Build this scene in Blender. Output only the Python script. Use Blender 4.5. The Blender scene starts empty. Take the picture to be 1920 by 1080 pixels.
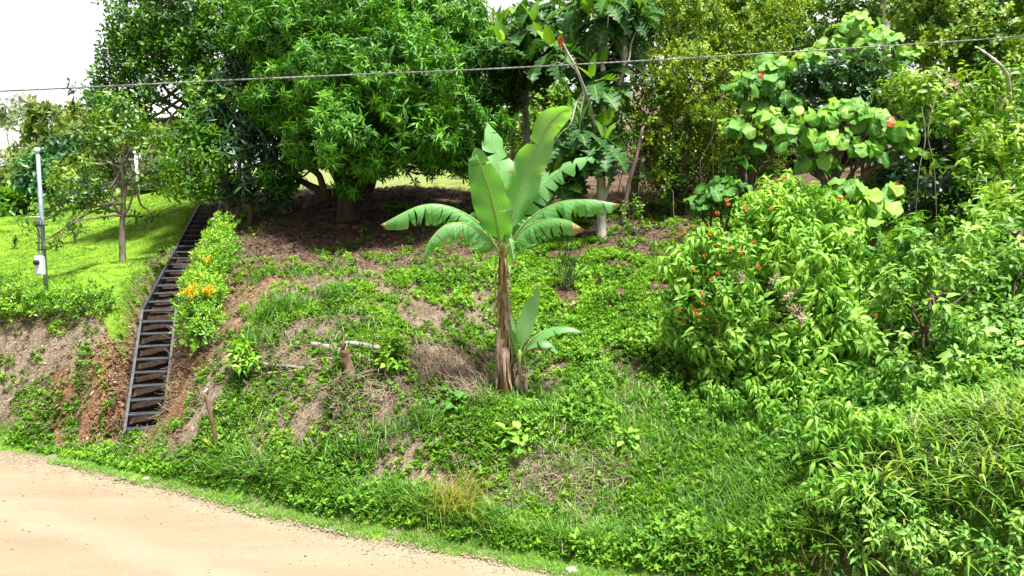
import bpy, math, random
import numpy as np
from mathutils import Vector

rng = np.random.default_rng(11)
random.seed(5)
S = bpy.context.scene
C = S.collection
PI = math.pi

# ------------------------------------------------------------------ camera
H, F = 4.0, 1400.0
TH = math.atan(140 / F)
cd = bpy.data.cameras.new('camera')
cam = bpy.data.objects.new('camera', cd)
C.objects.link(cam)
cam.location = (0, 0, H)
cam.rotation_euler = (PI / 2 - TH, 0, 0)
cd.sensor_width = 36
cd.lens = F / 1920 * 36
cd.clip_end = 2000
S.camera = cam
CT, ST = math.cos(TH), math.sin(TH)


def ray(px, py):
    dx, dy = (px - 960) / F, (540 - py) / F
    return np.array([dx, CT + dy * ST, -ST + dy * CT])


def P(px, py, Y):
    """world point at distance Y in front of the photographer"""
    d = ray(px, py)
    return d * (Y / d[1]) + np.array([0, 0, H])


def G0(px, py):
    d = ray(px, py)
    return d * (-H / d[2]) + np.array([0, 0, H])


def sst(x, a, b):
    t = np.clip((np.asarray(x, float) - a) / (b - a), 0, 1)
    return t * t * (3 - 2 * t)


# ------------------------------------------------------------------ noise
_perm = rng.random((64, 64))


def vnoise(x, y, seed=0):
    x = np.asarray(x, float) + seed * 7.31
    y = np.asarray(y, float) + seed * 3.77
    xi, yi = np.floor(x).astype(int), np.floor(y).astype(int)
    fx, fy = x - xi, y - yi
    fx, fy = fx * fx * (3 - 2 * fx), fy * fy * (3 - 2 * fy)
    g = lambda a, b: _perm[a % 64, b % 64]
    return (g(xi, yi) * (1 - fx) + g(xi + 1, yi) * fx) * (1 - fy) + (g(xi, yi + 1) * (1 - fx) + g(xi + 1, yi + 1) * fx) * fy


def fnoise(x, y, f, seed=0, oct=3):
    s, a, t = 0, 1, 0
    for k in range(oct):
        s = s + a * vnoise(np.asarray(x) * f, np.asarray(y) * f, seed + k)
        t += a
        a *= .5
        f *= 2.1
    return s / t


# ------------------------------------------------------------------ terrain
edge_px = [(-500, 790), (-200, 822), (0, 850), (140, 876), (280, 913), (460, 957), (640, 1001), (860, 1045), (1050, 1080), (1300, 1122), (1600, 1185)]
EDGE = np.array([G0(*e)[:2] for e in edge_px])


def y_edge(x):
    x = np.asarray(x, float)
    y = np.interp(x, EDGE[:, 0], EDGE[:, 1])
    s0 = (EDGE[1, 1] - EDGE[0, 1]) / (EDGE[1, 0] - EDGE[0, 0])
    s1 = (EDGE[-1, 1] - EDGE[-2, 1]) / (EDGE[-1, 0] - EDGE[-2, 0])
    y = np.where(x < EDGE[0, 0], EDGE[0, 1] + s0 * (x - EDGE[0, 0]), y)
    return np.where(x > EDGE[-1, 0], EDGE[-1, 1] + s1 * (x - EDGE[-1, 0]), y)


ctl = [
    # left bank and lawn
    (0, 800, 12.9), (0, 700, 13.3), (0, 612, 13.9), (0, 500, 19.4), (0, 405, 30), (-300, 405, 30), (-300, 610, 14.6), (-300, 790, 13.6),
    (120, 815, 12.6), (120, 700, 13.0), (120, 612, 13.7), (200, 830, 12.3), (200, 720, 12.75), (205, 610, 13.5), (230, 488, 18.5), (120, 480, 19.5),
    (200, 392, 27), (300, 380, 25.5), (100, 398, 29), (50, 385, 40), (200, 370, 42),
    # staircase line
    (270, 815, 12.35), (285, 690, 13.25), (300, 590, 14.15), (345, 470, 17.9), (392, 385, 22.4), (400, 372, 25),
    # middle slope
    (330, 800, 11.8), (345, 690, 12.7), (380, 800, 11.3), (400, 700, 11.9), (420, 620, 12.7), (440, 540, 14.4), (480, 470, 16.5), (480, 405, 19.5), (650, 408, 19), (650, 480, 15.9), (560, 340, 27),
    (830, 342, 26.5), (830, 400, 19.4), (420, 860, 10.75), (600, 690, 11.1), (600, 800, 10.3), (600, 900, 9.9), (700, 560, 13.4),
    (955, 745, 10.8), (955, 775, 10.25), (955, 900, 9.35), (955, 600, 12.9), (955, 480, 16), (800, 740, 10.75), (800, 900, 9.45),
    # right
    (1125, 446, 17), (1200, 400, 19), (1200, 330, 26), (1200, 600, 12.6), (1200, 745, 10.5), (1250, 790, 9.9), (1300, 850, 9.2), (1300, 1000, 8.1), (1300, 1078, 7.5),
    (1600, 820, 8.9), (1600, 1075, 6.9), (1900, 1075, 6.1), (1900, 760, 7.9), (1900, 420, 12), (1500, 520, 12.8), (1700, 430, 15), (1400, 385, 18.5),
    (1800, 300, 20), (1900, 200, 26), (1500, 300, 26), (2300, 800, 7), (2300, 300, 13),
    (960, 300, 36), (600, 290, 38), (1300, 240, 36),
]
CP = np.array([P(*c) for c in ctl])
extra = []
for x, y in EDGE[1:]:
    extra.append((x, y + .05, .01)); extra.append((x - .3, y - 1.5, 0.0))
CP = np.vstack([CP, np.array(extra)])


def _U(r2):
    return np.where(r2 > 1e-12, r2 * np.log(np.maximum(r2, 1e-12)), 0)


def _tps():
    n = len(CP)
    d2 = ((CP[:, None, :2] - CP[None, :, :2]) ** 2).sum(-1)
    K = _U(d2) + np.eye(n) * 0.03
    Q = np.hstack([np.ones((n, 1)), CP[:, :2]])
    A = np.block([[K, Q], [Q.T, np.zeros((3, 3))]])
    return np.linalg.solve(A, np.concatenate([CP[:, 2], np.zeros(3)]))


TW = _tps()


def hgt(x, y, bumps=True):
    x, y = np.atleast_1d(np.asarray(x, float)), np.atleast_1d(np.asarray(y, float))
    sh = x.shape
    x, y = x.ravel(), y.ravel()
    xc, yc = np.clip(x, -24, 14), np.clip(y, -6, 40)
    z = np.empty_like(xc)
    for i in range(0, len(xc), 20000):
        a, b = xc[i:i + 20000], yc[i:i + 20000]
        r2 = (a[:, None] - CP[None, :, 0]) ** 2 + (b[:, None] - CP[None, :, 1]) ** 2
        z[i:i + 20000] = _U(r2) @ TW[:-3] + TW[-3] + TW[-2] * a + TW[-1] * b
    s = y - y_edge(x)
    out = np.hypot(x - xc, np.maximum(y - yc, 0))
    side = sst(x, -20, 5)
    z = z + out * (.02 + .16 * side) * (1 - .0006 * np.minimum(out, 800))
    if bumps:
        k = sst(s, .15, 1.3)
        z = z + k * ((fnoise(x, y, .9, 3) - .5) * .22 + (fnoise(x, y, 3.5, 5, 2) - .5) * .09)
    z = np.where(s < .5, z * sst(s, -.02, .5), z)
    z = np.where(s < 0, -.03, np.maximum(z, -.03))
    return z.reshape(sh)


def G(px, py):
    d = ray(px, py)
    Y = np.arange(5.5, 70, .04)
    X, Z = d[0] / d[1] * Y, H + d[2] / d[1] * Y
    hh = hgt(X, Y)
    k = np.argmax(Z < hh)
    if not (Z < hh).any():
        return P(px, py, 40)
    return np.array([X[k], Y[k], hh[k]])


def on(x, y, dz=0):
    return np.array([x, y, float(hgt(x, y)[0]) + dz])


def field(pts, x, y, p=3.0):
    """smooth scalar over the ground from values at marked ground points"""
    x, y = np.asarray(x, float), np.asarray(y, float)
    num, den = np.zeros_like(x), np.zeros_like(x)
    for gx, gy, v in pts:
        w = 1 / (((x - gx) ** 2 + (y - gy) ** 2) ** (p / 2) + .02)
        num += w * v
        den += w
    return num / den


def sit(*lst):
    """lobes resting on the ground seen at these points"""
    return [(px, py, G(px, py + r * .6)[1] - .08, r) for px, py, r in lst]


def gp(lst):
    return [(*G(a, b)[:2], v) for a, b, v in lst]


# ------------------------------------------------------------------ mesh builder
class MB:
    def __init__(s):
        s.V, s.T, s.A, s.UV, s.n = [], [], [], [], 0

    def add(s, V, T, tone=0.5, uv=None):
        V = np.asarray(V, float)
        s.V.append(V)
        s.T.append(np.asarray(T, int) + s.n)
        s.A.append(np.broadcast_to(np.asarray(tone, float), (len(V),)))
        s.UV.append(np.zeros((len(V), 2)) if uv is None else np.asarray(uv, float))
        s.n += len(V)
        return s

    def build(s, name, mat, parent=None, base=None, smooth=True):
        if base is None:
            base = parent.location if parent is not None and parent.type == 'EMPTY' else (0, 0, 0)
        V = np.vstack(s.V) - np.asarray(base, float)
        T = np.vstack(s.T)
        a, b, c = V[T[:, 0]], V[T[:, 1]], V[T[:, 2]]
        T = T[(np.cross(b - a, c - a) ** 2).sum(1) > 1e-16]
        me = bpy.data.meshes.new(name)
        me.vertices.add(len(V))
        me.vertices.foreach_set('co', V.astype(np.float32).ravel())
        me.loops.add(len(T) * 3)
        me.loops.foreach_set('vertex_index', T.astype(np.int32).ravel())
        me.polygons.add(len(T))
        me.polygons.foreach_set('loop_start', np.arange(0, len(T) * 3, 3, dtype=np.int32))
        me.polygons.foreach_set('use_smooth', np.full(len(T), smooth))
        me.update(calc_edges=True)
        at = me.attributes.new('tone', 'FLOAT', 'POINT')
        at.data.foreach_set('value', np.concatenate(s.A).astype(np.float32))
        uv = np.vstack(s.UV)
        if np.any(uv):
            at = me.attributes.new('luv', 'FLOAT_VECTOR', 'POINT')
            at.data.foreach_set('vector', np.hstack([uv, np.zeros((len(uv), 1))]).astype(np.float32).ravel())
        me.materials.append(mat)
        o = bpy.data.objects.new(name, me)
        C.objects.link(o)
        if parent is not None:
            o.parent = parent
            if parent.type != 'EMPTY':
                o.location = (0, 0, 0)
        else:
            o.location = base
        return o


def tag(o, label=None, cat=None, group=None, kind=None):
    if label: o['label'] = label
    if cat: o['category'] = cat
    if group: o['group'] = group
    if kind: o['kind'] = kind
    return o


def thing(name, label, cat, base, group=None):
    o = bpy.data.objects.new(name, None)
    C.objects.link(o)
    o.location = tuple(float(v) for v in base)
    o.empty_display_size = .2
    return tag(o, label, cat, group)


def copy_tree(o, loc, rz, sc=1.0, label=None):
    c = o.copy()
    C.objects.link(c)
    c.location = tuple(float(v) for v in loc)
    c.rotation_euler = (0, 0, rz)
    c.scale = (sc, sc, sc)
    if label: c['label'] = label
    for ch in list(o.children):
        d = ch.copy()
        C.objects.link(d)
        d.parent = c
    return c


# ------------------------------------------------------------------ shapes
def nrm(v):
    v = np.asarray(v, float)
    return v / np.maximum(np.linalg.norm(v, axis=-1, keepdims=True), 1e-9)


def smooth_path(pts, m=6):
    """Catmull-Rom through the points"""
    p = np.asarray(pts, float)
    q = np.vstack([2 * p[0] - p[1], p, 2 * p[-1] - p[-2]])
    out = []
    for i in range(1, len(q) - 2):
        for t in np.linspace(0, 1, m, endpoint=False):
            a, b, c, d = q[i - 1], q[i], q[i + 1], q[i + 2]
            out.append(.5 * (2 * b + (c - a) * t + (2 * a - 5 * b + 4 * c - d) * t * t + (3 * b - a - 3 * c + d) * t ** 3))
    out.append(p[-1])
    return np.array(out)


def tube(mb, pts, rad, sides=7, tone=.5, cap=True, rough=0.0):
    pts = np.asarray(pts, float)
    n = len(pts)
    rad = np.interp(np.linspace(0, 1, n), np.linspace(0, 1, len(np.atleast_1d(rad))), np.atleast_1d(rad)) if np.ndim(rad) else np.full(n, rad)
    tan = nrm(np.gradient(pts, axis=0))
    ref = np.array([0.13, 0.97, 0.2]) if abs(tan[0][1]) < .9 else np.array([1, 0, 0.1])
    V = []
    ang = np.linspace(0, 2 * PI, sides, endpoint=False)
    u = nrm(np.cross(tan[0], ref))
    for i in range(n):
        u = nrm(u - tan[i] * np.dot(u, tan[i]))
        w = np.cross(tan[i], u)
        rr = rad[i] * (1 + rough * (rng.random(sides) - .5))
        V.append(pts[i] + np.outer(np.cos(ang) * rr, u) + np.outer(np.sin(ang) * rr, w))
    V = np.vstack(V)
    T = []
    for i in range(n - 1):
        for j in range(sides):
            a, b = i * sides + j, i * sides + (j + 1) % sides
            T += [(a, b, b + sides), (a, b + sides, a + sides)]
    if cap:
        for i0, fl in ((0, 1), ((n - 1) * sides, 0)):
            for j in range(1, sides - 1):
                T.append((i0, i0 + j + 1, i0 + j) if fl else (i0, i0 + j, i0 + j + 1))
    mb.add(V, T, tone)


def wob(a, b, k=5, amp=.08, sag=0):
    a, b = np.asarray(a, float), np.asarray(b, float)
    L = np.linalg.norm(b - a)
    t = np.linspace(0, 1, k)[:, None]
    p = a + (b - a) * t + rng.normal(0, amp * L, (k, 3)) * (np.sin(t * PI))
    p[:, 2] += sag * L * np.sin(t[:, 0] * PI)
    return smooth_path(p, 3)


def box(mb, cx, cy, cz, sx, sy, sz, rot=None, bev=.0, tone=.5):
    """bevelled box: chamfered along every edge"""
    x, y, z = sx / 2, sy / 2, sz / 2
    b = min(bev, x * .45, y * .45, z * .45)
    import bmesh
    bm = bmesh.new()
    bmesh.ops.create_cube(bm, size=1)
    for v in bm.verts:
        v.co = Vector((v.co.x * sx, v.co.y * sy, v.co.z * sz))
    if b > 0:
        bmesh.ops.bevel(bm, geom=bm.edges[:], offset=b, segments=1, affect='EDGES')
    bmesh.ops.triangulate(bm, faces=bm.faces[:])
    bm.verts.index_update()
    V = np.array([v.co[:] for v in bm.verts])
    T = [[v.index for v in f.verts] for f in bm.faces]
    bm.free()
    if rot is not None:
        V = V @ np.asarray(rot).T
    mb.add(V + np.array([cx, cy, cz]), T, tone)


def leaf(L, W, n=3, prof='lance', fold=.25, droop=.15, side=0.0):
    t = np.linspace(0, 1, n + 1)
    if prof == 'lance':
        w = np.sin(PI * t ** .85) ** .9
    elif prof == 'ovate':
        w = np.sin(PI * t ** .62) ** .85
    elif prof == 'obov':
        w = np.sin(PI * t ** 1.5) ** .8
    elif prof == 'heart':
        t = np.concatenate([[0], np.linspace(.02, 1, n)])
        w = np.where(t > 0, (1 - t) ** .55 * (.55 + 1.3 * t) * 1.02, 0)
        w = np.where((t > 0) & (t < .03), .52, w)
    elif prof == 'lobed':
        e = np.sin(PI * np.clip(t, 0, 1) ** .8) ** .7
        k = np.abs(np.sin(t * PI * 5.5)) ** .7
        w = e * (.28 + .72 * k)
    elif prof == 'blade':
        w = (1 - t ** 2.2) * (.55 + .45 * sst(t, 0, .3))
    w = w * W / 2
    w[-1] = 0
    if prof in ('lance', 'ovate', 'obov', 'lobed'):
        w[0] = 0
    y = L * t
    z = -droop * L * t * t
    y = y - .35 * droop * droop * L * t ** 3
    off = np.zeros_like(t)
    if prof == 'lobed':
        off = .10 * L * (w / (W / 2))
    if prof == 'heart':
        off = np.where(t < .03, -.12 * L, 0)
    V = np.stack([np.stack([-w, y + off, z + fold * w], 1), np.stack([0 * w, y, z], 1), np.stack([w, y + off, z + fold * w], 1)], 1).reshape(-1, 3)
    T = []
    for i in range(n):
        a = i * 3
        T += [(a, a + 1, a + 4), (a, a + 4, a + 3), (a + 1, a + 2, a + 5), (a + 1, a + 5, a + 4)]
    v = np.tile([-1, 0, 1], n + 1)
    V2, T2 = V, np.array(T)
    keep = []
    for tri in T2:
        p = V2[tri]
        if np.linalg.norm(np.cross(p[1] - p[0], p[2] - p[0])) > 1e-10:
            keep.append(tri)
    uv = np.stack([np.repeat(t, 3), v * 1.0], 1)
    return V2, np.array(keep), uv


def rotx(a):
    c, s = math.cos(a), math.sin(a)
    return np.array([[1, 0, 0], [0, c, -s], [0, s, c]])


def roty(a):
    c, s = math.cos(a), math.sin(a)
    return np.array([[c, 0, s], [0, 1, 0], [-s, 0, c]])


def rotz(a):
    c, s = math.cos(a), math.sin(a)
    return np.array([[c, -s, 0], [s, c, 0], [0, 0, 1]])


def sprig(nl, L, W, e0, e1, stem=.1, n=3, prof='lance', droop=.2, fold=.25, opp=False, pet=0.0, ltone=.25, lj=.25, twig=0.0):
    """leaves set round a short shoot that grows along +Z"""
    V, T, A, UV, k = [], [], [], [], 0
    az = rng.random() * 6.28
    for j in range(nl):
        f = j / max(nl - 1, 1)
        az += PI if (opp and j % 2) else (PI / 2 if opp else 2.4)
        s = 1 + rng.uniform(-lj, lj)
        lv, lt, lu = leaf(L * s, W * s * rng.uniform(.85, 1.15), n, prof, fold * rng.uniform(.4, 1.4), droop * rng.uniform(.5, 1.6))
        lv = lv + np.array([0, pet, 0])
        el = math.radians(e0 + (e1 - e0) * f + rng.uniform(-14, 14))
        M = rotz(az + rng.uniform(-.3, .3)) @ rotx(el) @ roty(rng.uniform(-.4, .4))
        V.append(lv @ M.T + np.array([0, 0, stem * f]))
        T.append(lt + k)
        A.append(np.full(len(lv), rng.uniform(-ltone, ltone) + .18 * (f - .5)))
        UV.append(lu)
        k += len(lv)
    if twig:
        m = MB()
        tube(m, np.array([[0, 0, -stem * 1.2 - .05], [0, 0, stem]]), twig, 3, cap=False)
        V.append(np.vstack(m.V)); T.append(np.vstack(m.T) + k); A.append(np.full(m.n, -.6)); UV.append(np.zeros((m.n, 2)))
    return np.vstack(V), np.vstack(T), np.concatenate(A), np.vstack(UV)


def frameZ(z, tip=None):
    z = nrm(z)
    if tip is None:
        a = rng.normal(size=z.shape)
        x = nrm(np.cross(a, z))
        y = np.cross(z, x)
    else:
        y = nrm(tip - z * (tip * z).sum(-1, keepdims=True))
        x = np.cross(y, z)
    return np.stack([x, y, z], -1)


def scatter(mb, temps, pos, R, sc, tone):
    n = len(pos)
    if not n:
        return
    k = rng.integers(0, len(temps), n)
    sc = np.broadcast_to(sc, (n,))
    tone = np.broadcast_to(tone, (n,))
    for i, tp in enumerate(temps):
        ix = np.where(k == i)[0]
        if not len(ix):
            continue
        V, T, A = tp[0], tp[1], tp[2]
        W = np.einsum('nij,mj->nmi', R[ix] * sc[ix, None, None], V) + pos[ix][:, None, :]
        TT = (T[None] + (np.arange(len(ix)) * len(V))[:, None, None]).reshape(-1, 3)
        uv = np.tile(tp[3], (len(ix), 1)) if len(tp) > 3 else None
        mb.add(W.reshape(-1, 3), TT, (tone[ix][:, None] + A[None]).ravel(), uv)


def lobes_of(lst, ysq=1.0):
    """(px, py, Y, radius px[, flatten]) -> centre and radii in metres"""
    out = []
    for l in lst:
        c = P(l[0], l[1], l[2])
        r = l[3] * l[2] / F
        fz = l[4] if len(l) > 4 else .85
        out.append((c, np.array([r, r * ysq, r * fz])))
    return out


def crown(mb, lobes, temps, dens, sc=(.75, 1.25), up=.5, outw=.8, jit=.35, inner=.22, tone=(.25, .75), lob=.18, minz=.1, tipdown=None, under=1.0, lump=.3, gap=.35, gf=1.1):
    for li, (c, r) in enumerate(lobes):
        area = 4 * PI * ((r[0] * r[1]) ** 1.6 / 3 + (r[0] * r[2]) ** 1.6 / 3 + (r[1] * r[2]) ** 1.6 / 3) ** (1 / 1.6)
        n = int(dens * area)
        if n < 1: continue
        d = nrm(rng.normal(size=(n, 3)))
        rf = np.where(rng.random(n) < inner, rng.uniform(.35, .8, n), rng.uniform(.82, 1.06, n))
        lp = 1 + lump * (fnoise(d[:, 0] * 2 + li * 3.1 + d[:, 2], d[:, 1] * 2 + d[:, 2] * 1.7, 1.3, li % 7, 2) - .5)
        pos = c + d * r * (rf * lp)[:, None]
        keep = np.ones(n, bool)
        for lj, (c2, r2) in enumerate(lobes):
            if lj != li:
                q = (((pos - c2) / r2) ** 2).sum(1)
                keep &= ~((q < .5) & (rng.random(n) < .75))
        keep &= ~((d[:, 2] < -.3) & (rng.random(n) > under))
        keep &= pos[:, 2] > hgt(pos[:, 0], pos[:, 1], False) + minz
        g = fnoise(pos[:, 0] + pos[:, 2] * .73, pos[:, 1] * .8 - pos[:, 0] * .3 + pos[:, 2] * 1.21, gf, 17, 3)
        keep &= g + rng.normal(0, .07, n) > gap
        pos, d, g = pos[keep], d[keep], g[keep]
        n = len(pos)
        if not n: continue
        z = d * outw + np.array([0, 0, up]) + rng.normal(0, jit, (n, 3))
        if tipdown is not None:
            tip = d * np.array([1, 1, .3]) + np.array([0, 0, -tipdown]) + rng.normal(0, .4, (n, 3))
            R = frameZ(z, tip)
        else:
            R = frameZ(z)
        t = rng.uniform(tone[0], tone[1], n) + rng.uniform(-lob, lob) + (g - .5) * .5
        scatter(mb, temps, pos, R, rng.uniform(sc[0], sc[1], n), t)


def limbs(mb, start, lobes, r0, r1=.015, sub=2, amp=.07, sag=.0, sides=6, sel=None):
    for i, (c, r) in enumerate(lobes):
        if sel is not None and i not in sel: continue
        st = start[i % len(start)] if isinstance(start, list) else start
        p = wob(st, c, 6, amp, sag)
        tube(mb, p, [r0, r1 * 1.6], sides, cap=False)
        for k in range(sub):
            q = p[rng.integers(len(p) // 2, len(p))]
            e = c + nrm(rng.normal(size=3)) * r * .85
            tube(mb, wob(q, e, 4, .06), [r1 * 1.4, r1 * .4], 4, cap=False)


# ------------------------------------------------------------------ materials
def newmat(name):
    m = bpy.data.materials.new(name)
    m.use_nodes = True
    nt = m.node_tree
    for n in list(nt.nodes): nt.nodes.remove(n)
    return m, nt, nt.nodes, nt.links


def rgb(c):
    return (c[0], c[1], c[2], 1)


def leafmat(name, dark, mid, light, rough=.45, transl=.32, tcol=None, spec=.5, nscale=.9, bump=0.0, vein=0.0):
    m, nt, N, L = newmat(name)
    out = N.new('ShaderNodeOutputMaterial')
    at = N.new('ShaderNodeAttribute'); at.attribute_name = 'tone'
    geo = N.new('ShaderNodeNewGeometry')
    no = N.new('ShaderNodeTexNoise'); no.inputs['Scale'].default_value = nscale; no.inputs['Detail'].default_value = 3
    L.new(geo.outputs['Position'], no.inputs['Vector'])
    mx = N.new('ShaderNodeMath'); mx.operation = 'MULTIPLY_ADD'; mx.inputs[1].default_value = .55
    sb = N.new('ShaderNodeMath'); sb.operation = 'SUBTRACT'; sb.inputs[1].default_value = .275
    L.new(no.outputs['Fac'], mx.inputs[0]); L.new(at.outputs['Fac'], sb.inputs[0]); L.new(sb.outputs[0], mx.inputs[2])
    cr = N.new('ShaderNodeValToRGB')
    e = cr.color_ramp.elements
    e[0].position = .1; e[0].color = rgb(dark)
    e[1].position = .92; e[1].color = rgb(light)
    k = e.new(.5); k.color = rgb(mid)
    L.new(mx.outputs[0], cr.inputs['Fac'])
    col = cr.outputs['Color']
    if vein:
        uv = N.new('ShaderNodeAttribute'); uv.attribute_name = 'luv'
        sp = N.new('ShaderNodeSeparateXYZ'); L.new(uv.outputs['Vector'], sp.inputs[0])
        ab = N.new('ShaderNodeMath'); ab.operation = 'ABSOLUTE'; L.new(sp.outputs['Y'], ab.inputs[0])
        # side veins run out at a slant from the midrib
        sl = N.new('ShaderNodeMath'); sl.operation = 'MULTIPLY_ADD'; sl.inputs[1].default_value = -.22; L.new(ab.outputs[0], sl.inputs[0]); L.new(sp.outputs['X'], sl.inputs[2])
        ws = N.new('ShaderNodeMath'); ws.operation = 'MULTIPLY'; ws.inputs[1].default_value = vein; L.new(sl.outputs[0], ws.inputs[0])
        sn = N.new('ShaderNodeMath'); sn.operation = 'SINE'; L.new(ws.outputs[0], sn.inputs[0])
        pw = N.new('ShaderNodeMath'); pw.operation = 'SMOOTH_MAX'; pw.inputs[1].default_value = .6; pw.inputs[2].default_value = .3; L.new(sn.outputs[0], pw.inputs[0])
        mr = N.new('ShaderNodeMapRange'); mr.inputs[1].default_value = .0; mr.inputs[2].default_value = .09; mr.inputs[3].default_value = 1; mr.inputs[4].default_value = 0
        L.new(ab.outputs[0], mr.inputs[0])
        m2 = N.new('ShaderNodeMapRange'); m2.inputs[1].default_value = .75; m2.inputs[2].default_value = 1.0; m2.inputs[3].default_value = 0; m2.inputs[4].default_value = .25
        L.new(pw.outputs[0], m2.inputs[0])
        ma = N.new('ShaderNodeMath'); ma.operation = 'MAXIMUM'; L.new(mr.outputs[0], ma.inputs[0]); L.new(m2.outputs[0], ma.inputs[1])
        ml = N.new('ShaderNodeMath'); ml.operation = 'MULTIPLY'; ml.inputs[1].default_value = .6; L.new(ma.outputs[0], ml.inputs[0])
        mc = N.new('ShaderNodeMixRGB'); L.new(ml.outputs[0], mc.inputs['Fac']); L.new(col, mc.inputs[1])
        mc.inputs[2].default_value = rgb([min(1, light[0] * 1.7 + .05), min(1, light[1] * 1.35 + .03), light[2] * 1.4 + .02])
        col = mc.outputs[0]
    pb = N.new('ShaderNodeBsdfPrincipled')
    pb.inputs['Roughness'].default_value = rough
    pb.inputs['Specular IOR Level'].default_value = spec
    L.new(col, pb.inputs['Base Color'])
    tr = N.new('ShaderNodeBsdfTranslucent')
    hs = N.new('ShaderNodeMixRGB'); hs.blend_type = 'MULTIPLY'; hs.inputs['Fac'].default_value = 1
    hs.inputs[2].default_value = rgb(tcol or (1.5, 1.35, .5))
    L.new(col, hs.inputs[1]); L.new(hs.outputs[0], tr.inputs['Color'])
    ms = N.new('ShaderNodeMixShader'); ms.inputs['Fac'].default_value = transl
    L.new(pb.outputs[0], ms.inputs[1]); L.new(tr.outputs[0], ms.inputs[2])
    if vein and bump:
        bp = N.new('ShaderNodeBump'); bp.inputs['Strength'].default_value = bump; bp.inputs['Distance'].default_value = .01
        L.new(sn.outputs[0], bp.inputs['Height']); L.new(bp.outputs[0], pb.inputs['Normal'])
    L.new(ms.outputs[0], out.inputs['Surface'])
    return m


def solid(name, c1, c2, scale=6, rough=.8, bump=.3, detail=6, stretch=None, metal=0, c3=None, spec=.3, dist=.02):
    m, nt, N, L = newmat(name)
    out = N.new('ShaderNodeOutputMaterial')
    pb = N.new('ShaderNodeBsdfPrincipled')
    tc = N.new('ShaderNodeTexCoord')
    mp = N.new('ShaderNodeMapping')
    if stretch: mp.inputs['Scale'].default_value = stretch
    L.new(tc.outputs['Object'], mp.inputs['Vector'])
    no = N.new('ShaderNodeTexNoise'); no.inputs['Scale'].default_value = scale; no.inputs['Detail'].default_value = detail; no.inputs['Roughness'].default_value = .65
    L.new(mp.outputs[0], no.inputs['Vector'])
    cr = N.new('ShaderNodeValToRGB')
    e = cr.color_ramp.elements
    e[0].position = .32; e[0].color = rgb(c1); e[1].position = .68; e[1].color = rgb(c2)
    if c3:
        k = e.new(.8); k.color = rgb(c3); e[1].position = .55
    L.new(no.outputs['Fac'], cr.inputs['Fac'])
    L.new(cr.outputs['Color'], pb.inputs['Base Color'])
    pb.inputs['Roughness'].default_value = rough
    pb.inputs['Metallic'].default_value = metal
    pb.inputs['Specular IOR Level'].default_value = spec
    bp = N.new('ShaderNodeBump'); bp.inputs['Strength'].default_value = bump; bp.inputs['Distance'].default_value = dist
    L.new(no.outputs['Fac'], bp.inputs['Height']); L.new(bp.outputs[0], pb.inputs['Normal'])
    L.new(pb.outputs[0], out.inputs['Surface'])
    return m


M = {}
M['mango'] = leafmat('mango_leaf', (.009, .045, .004), (.036, .155, .010), (.13, .35, .022), .45, .28, spec=.3)
M['mango_shaded'] = leafmat('shaded_grey_green_leaf', (.012, .04, .02), (.025, .08, .03), (.07, .16, .04), .36, .2, spec=.5)  # mango leaf standing in shade, the darkening put into its colour
M['tall'] = leafmat('tall_tree_leaf', (.014, .07, .008), (.055, .19, .014), (.17, .36, .025), .42, .33)
M['lawn_tree'] = leafmat('lawn_tree_leaf', (.018, .07, .01), (.07, .19, .018), (.22, .34, .035), .42, .33)
M['bluegreen'] = leafmat('bush_leaf', (.018, .07, .025), (.045, .16, .045), (.12, .3, .08), .42, .28, tcol=(1.1, 1.3, .6))
M['far'] = leafmat('far_leaf', (.06, .12, .03), (.13, .21, .04), (.24, .3, .07), .6, .35)
M['pale'] = leafmat('backlit_pale_leaf', (.14, .19, .13), (.22, .27, .19), (.32, .36, .26), .6, .35)  # washed-out backlight on the far trees put into the leaf colour
M['hedge'] = leafmat('hedge_leaf', (.035, .13, .012), (.13, .33, .025), (.28, .48, .04), .42, .3)
M['yellow'] = leafmat('yellow_leaf', (.45, .36, .01), (.65, .5, .015), (.75, .6, .03), .5, .3, tcol=(1.2, 1.1, .5))
M['banana'] = leafmat('banana_leaf', (.05, .22, .035), (.13, .36, .1), (.25, .5, .2), .4, .36, tcol=(1.5, 1.45, .3), spec=.6, vein=110, bump=.1, nscale=3.5)
M['brown_tip'] = solid('dry_leaf_tip', (.22, .12, .05), (.45, .33, .16), 20, .8, .3)
M['midrib'] = solid('midrib', (.2, .33, .08), (.32, .42, .14), 12, .5, .1)
M['bread'] = leafmat('breadfruit_leaf', (.012, .06, .018), (.04, .14, .035), (.2, .42, .03), .52, .28, spec=.3, vein=34)
M['vine'] = leafmat('vine_leaf', (.022, .075, .007), (.11, .24, .016), (.36, .48, .05), .5, .35, spec=.3)
M['bigleaf'] = leafmat('heart_leaf', (.02, .11, .015), (.1, .3, .045), (.27, .48, .07), .52, .34, spec=.3, vein=38, bump=.1)
M['darkshrub'] = leafmat('dark_round_leaf', (.01, .05, .014), (.03, .105, .025), (.1, .2, .05), .36, .22, spec=.55)
M['spray'] = leafmat('yellow_green_leaf', (.022, .09, .007), (.105, .27, .018), (.31, .49, .045), .45, .35)
M['rtree'] = leafmat('right_tree_leaf', (.018, .075, .009), (.08, .2, .02), (.29, .44, .05), .45, .3)
M['flowerbush'] = leafmat('flower_bush_leaf', (.034, .14, .014), (.145, .36, .036), (.34, .57, .09), .48, .34, spec=.35)
M['bush2'] = leafmat('grey_bush_leaf', (.028, .12, .016), (.13, .31, .042), (.31, .52, .1), .48, .32, spec=.35)
M['petal'] = leafmat('orange_petal', (.45, .03, .008), (.6, .08, .015), (.65, .15, .03), .5, .3, tcol=(1.1, .9, .6))
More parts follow.
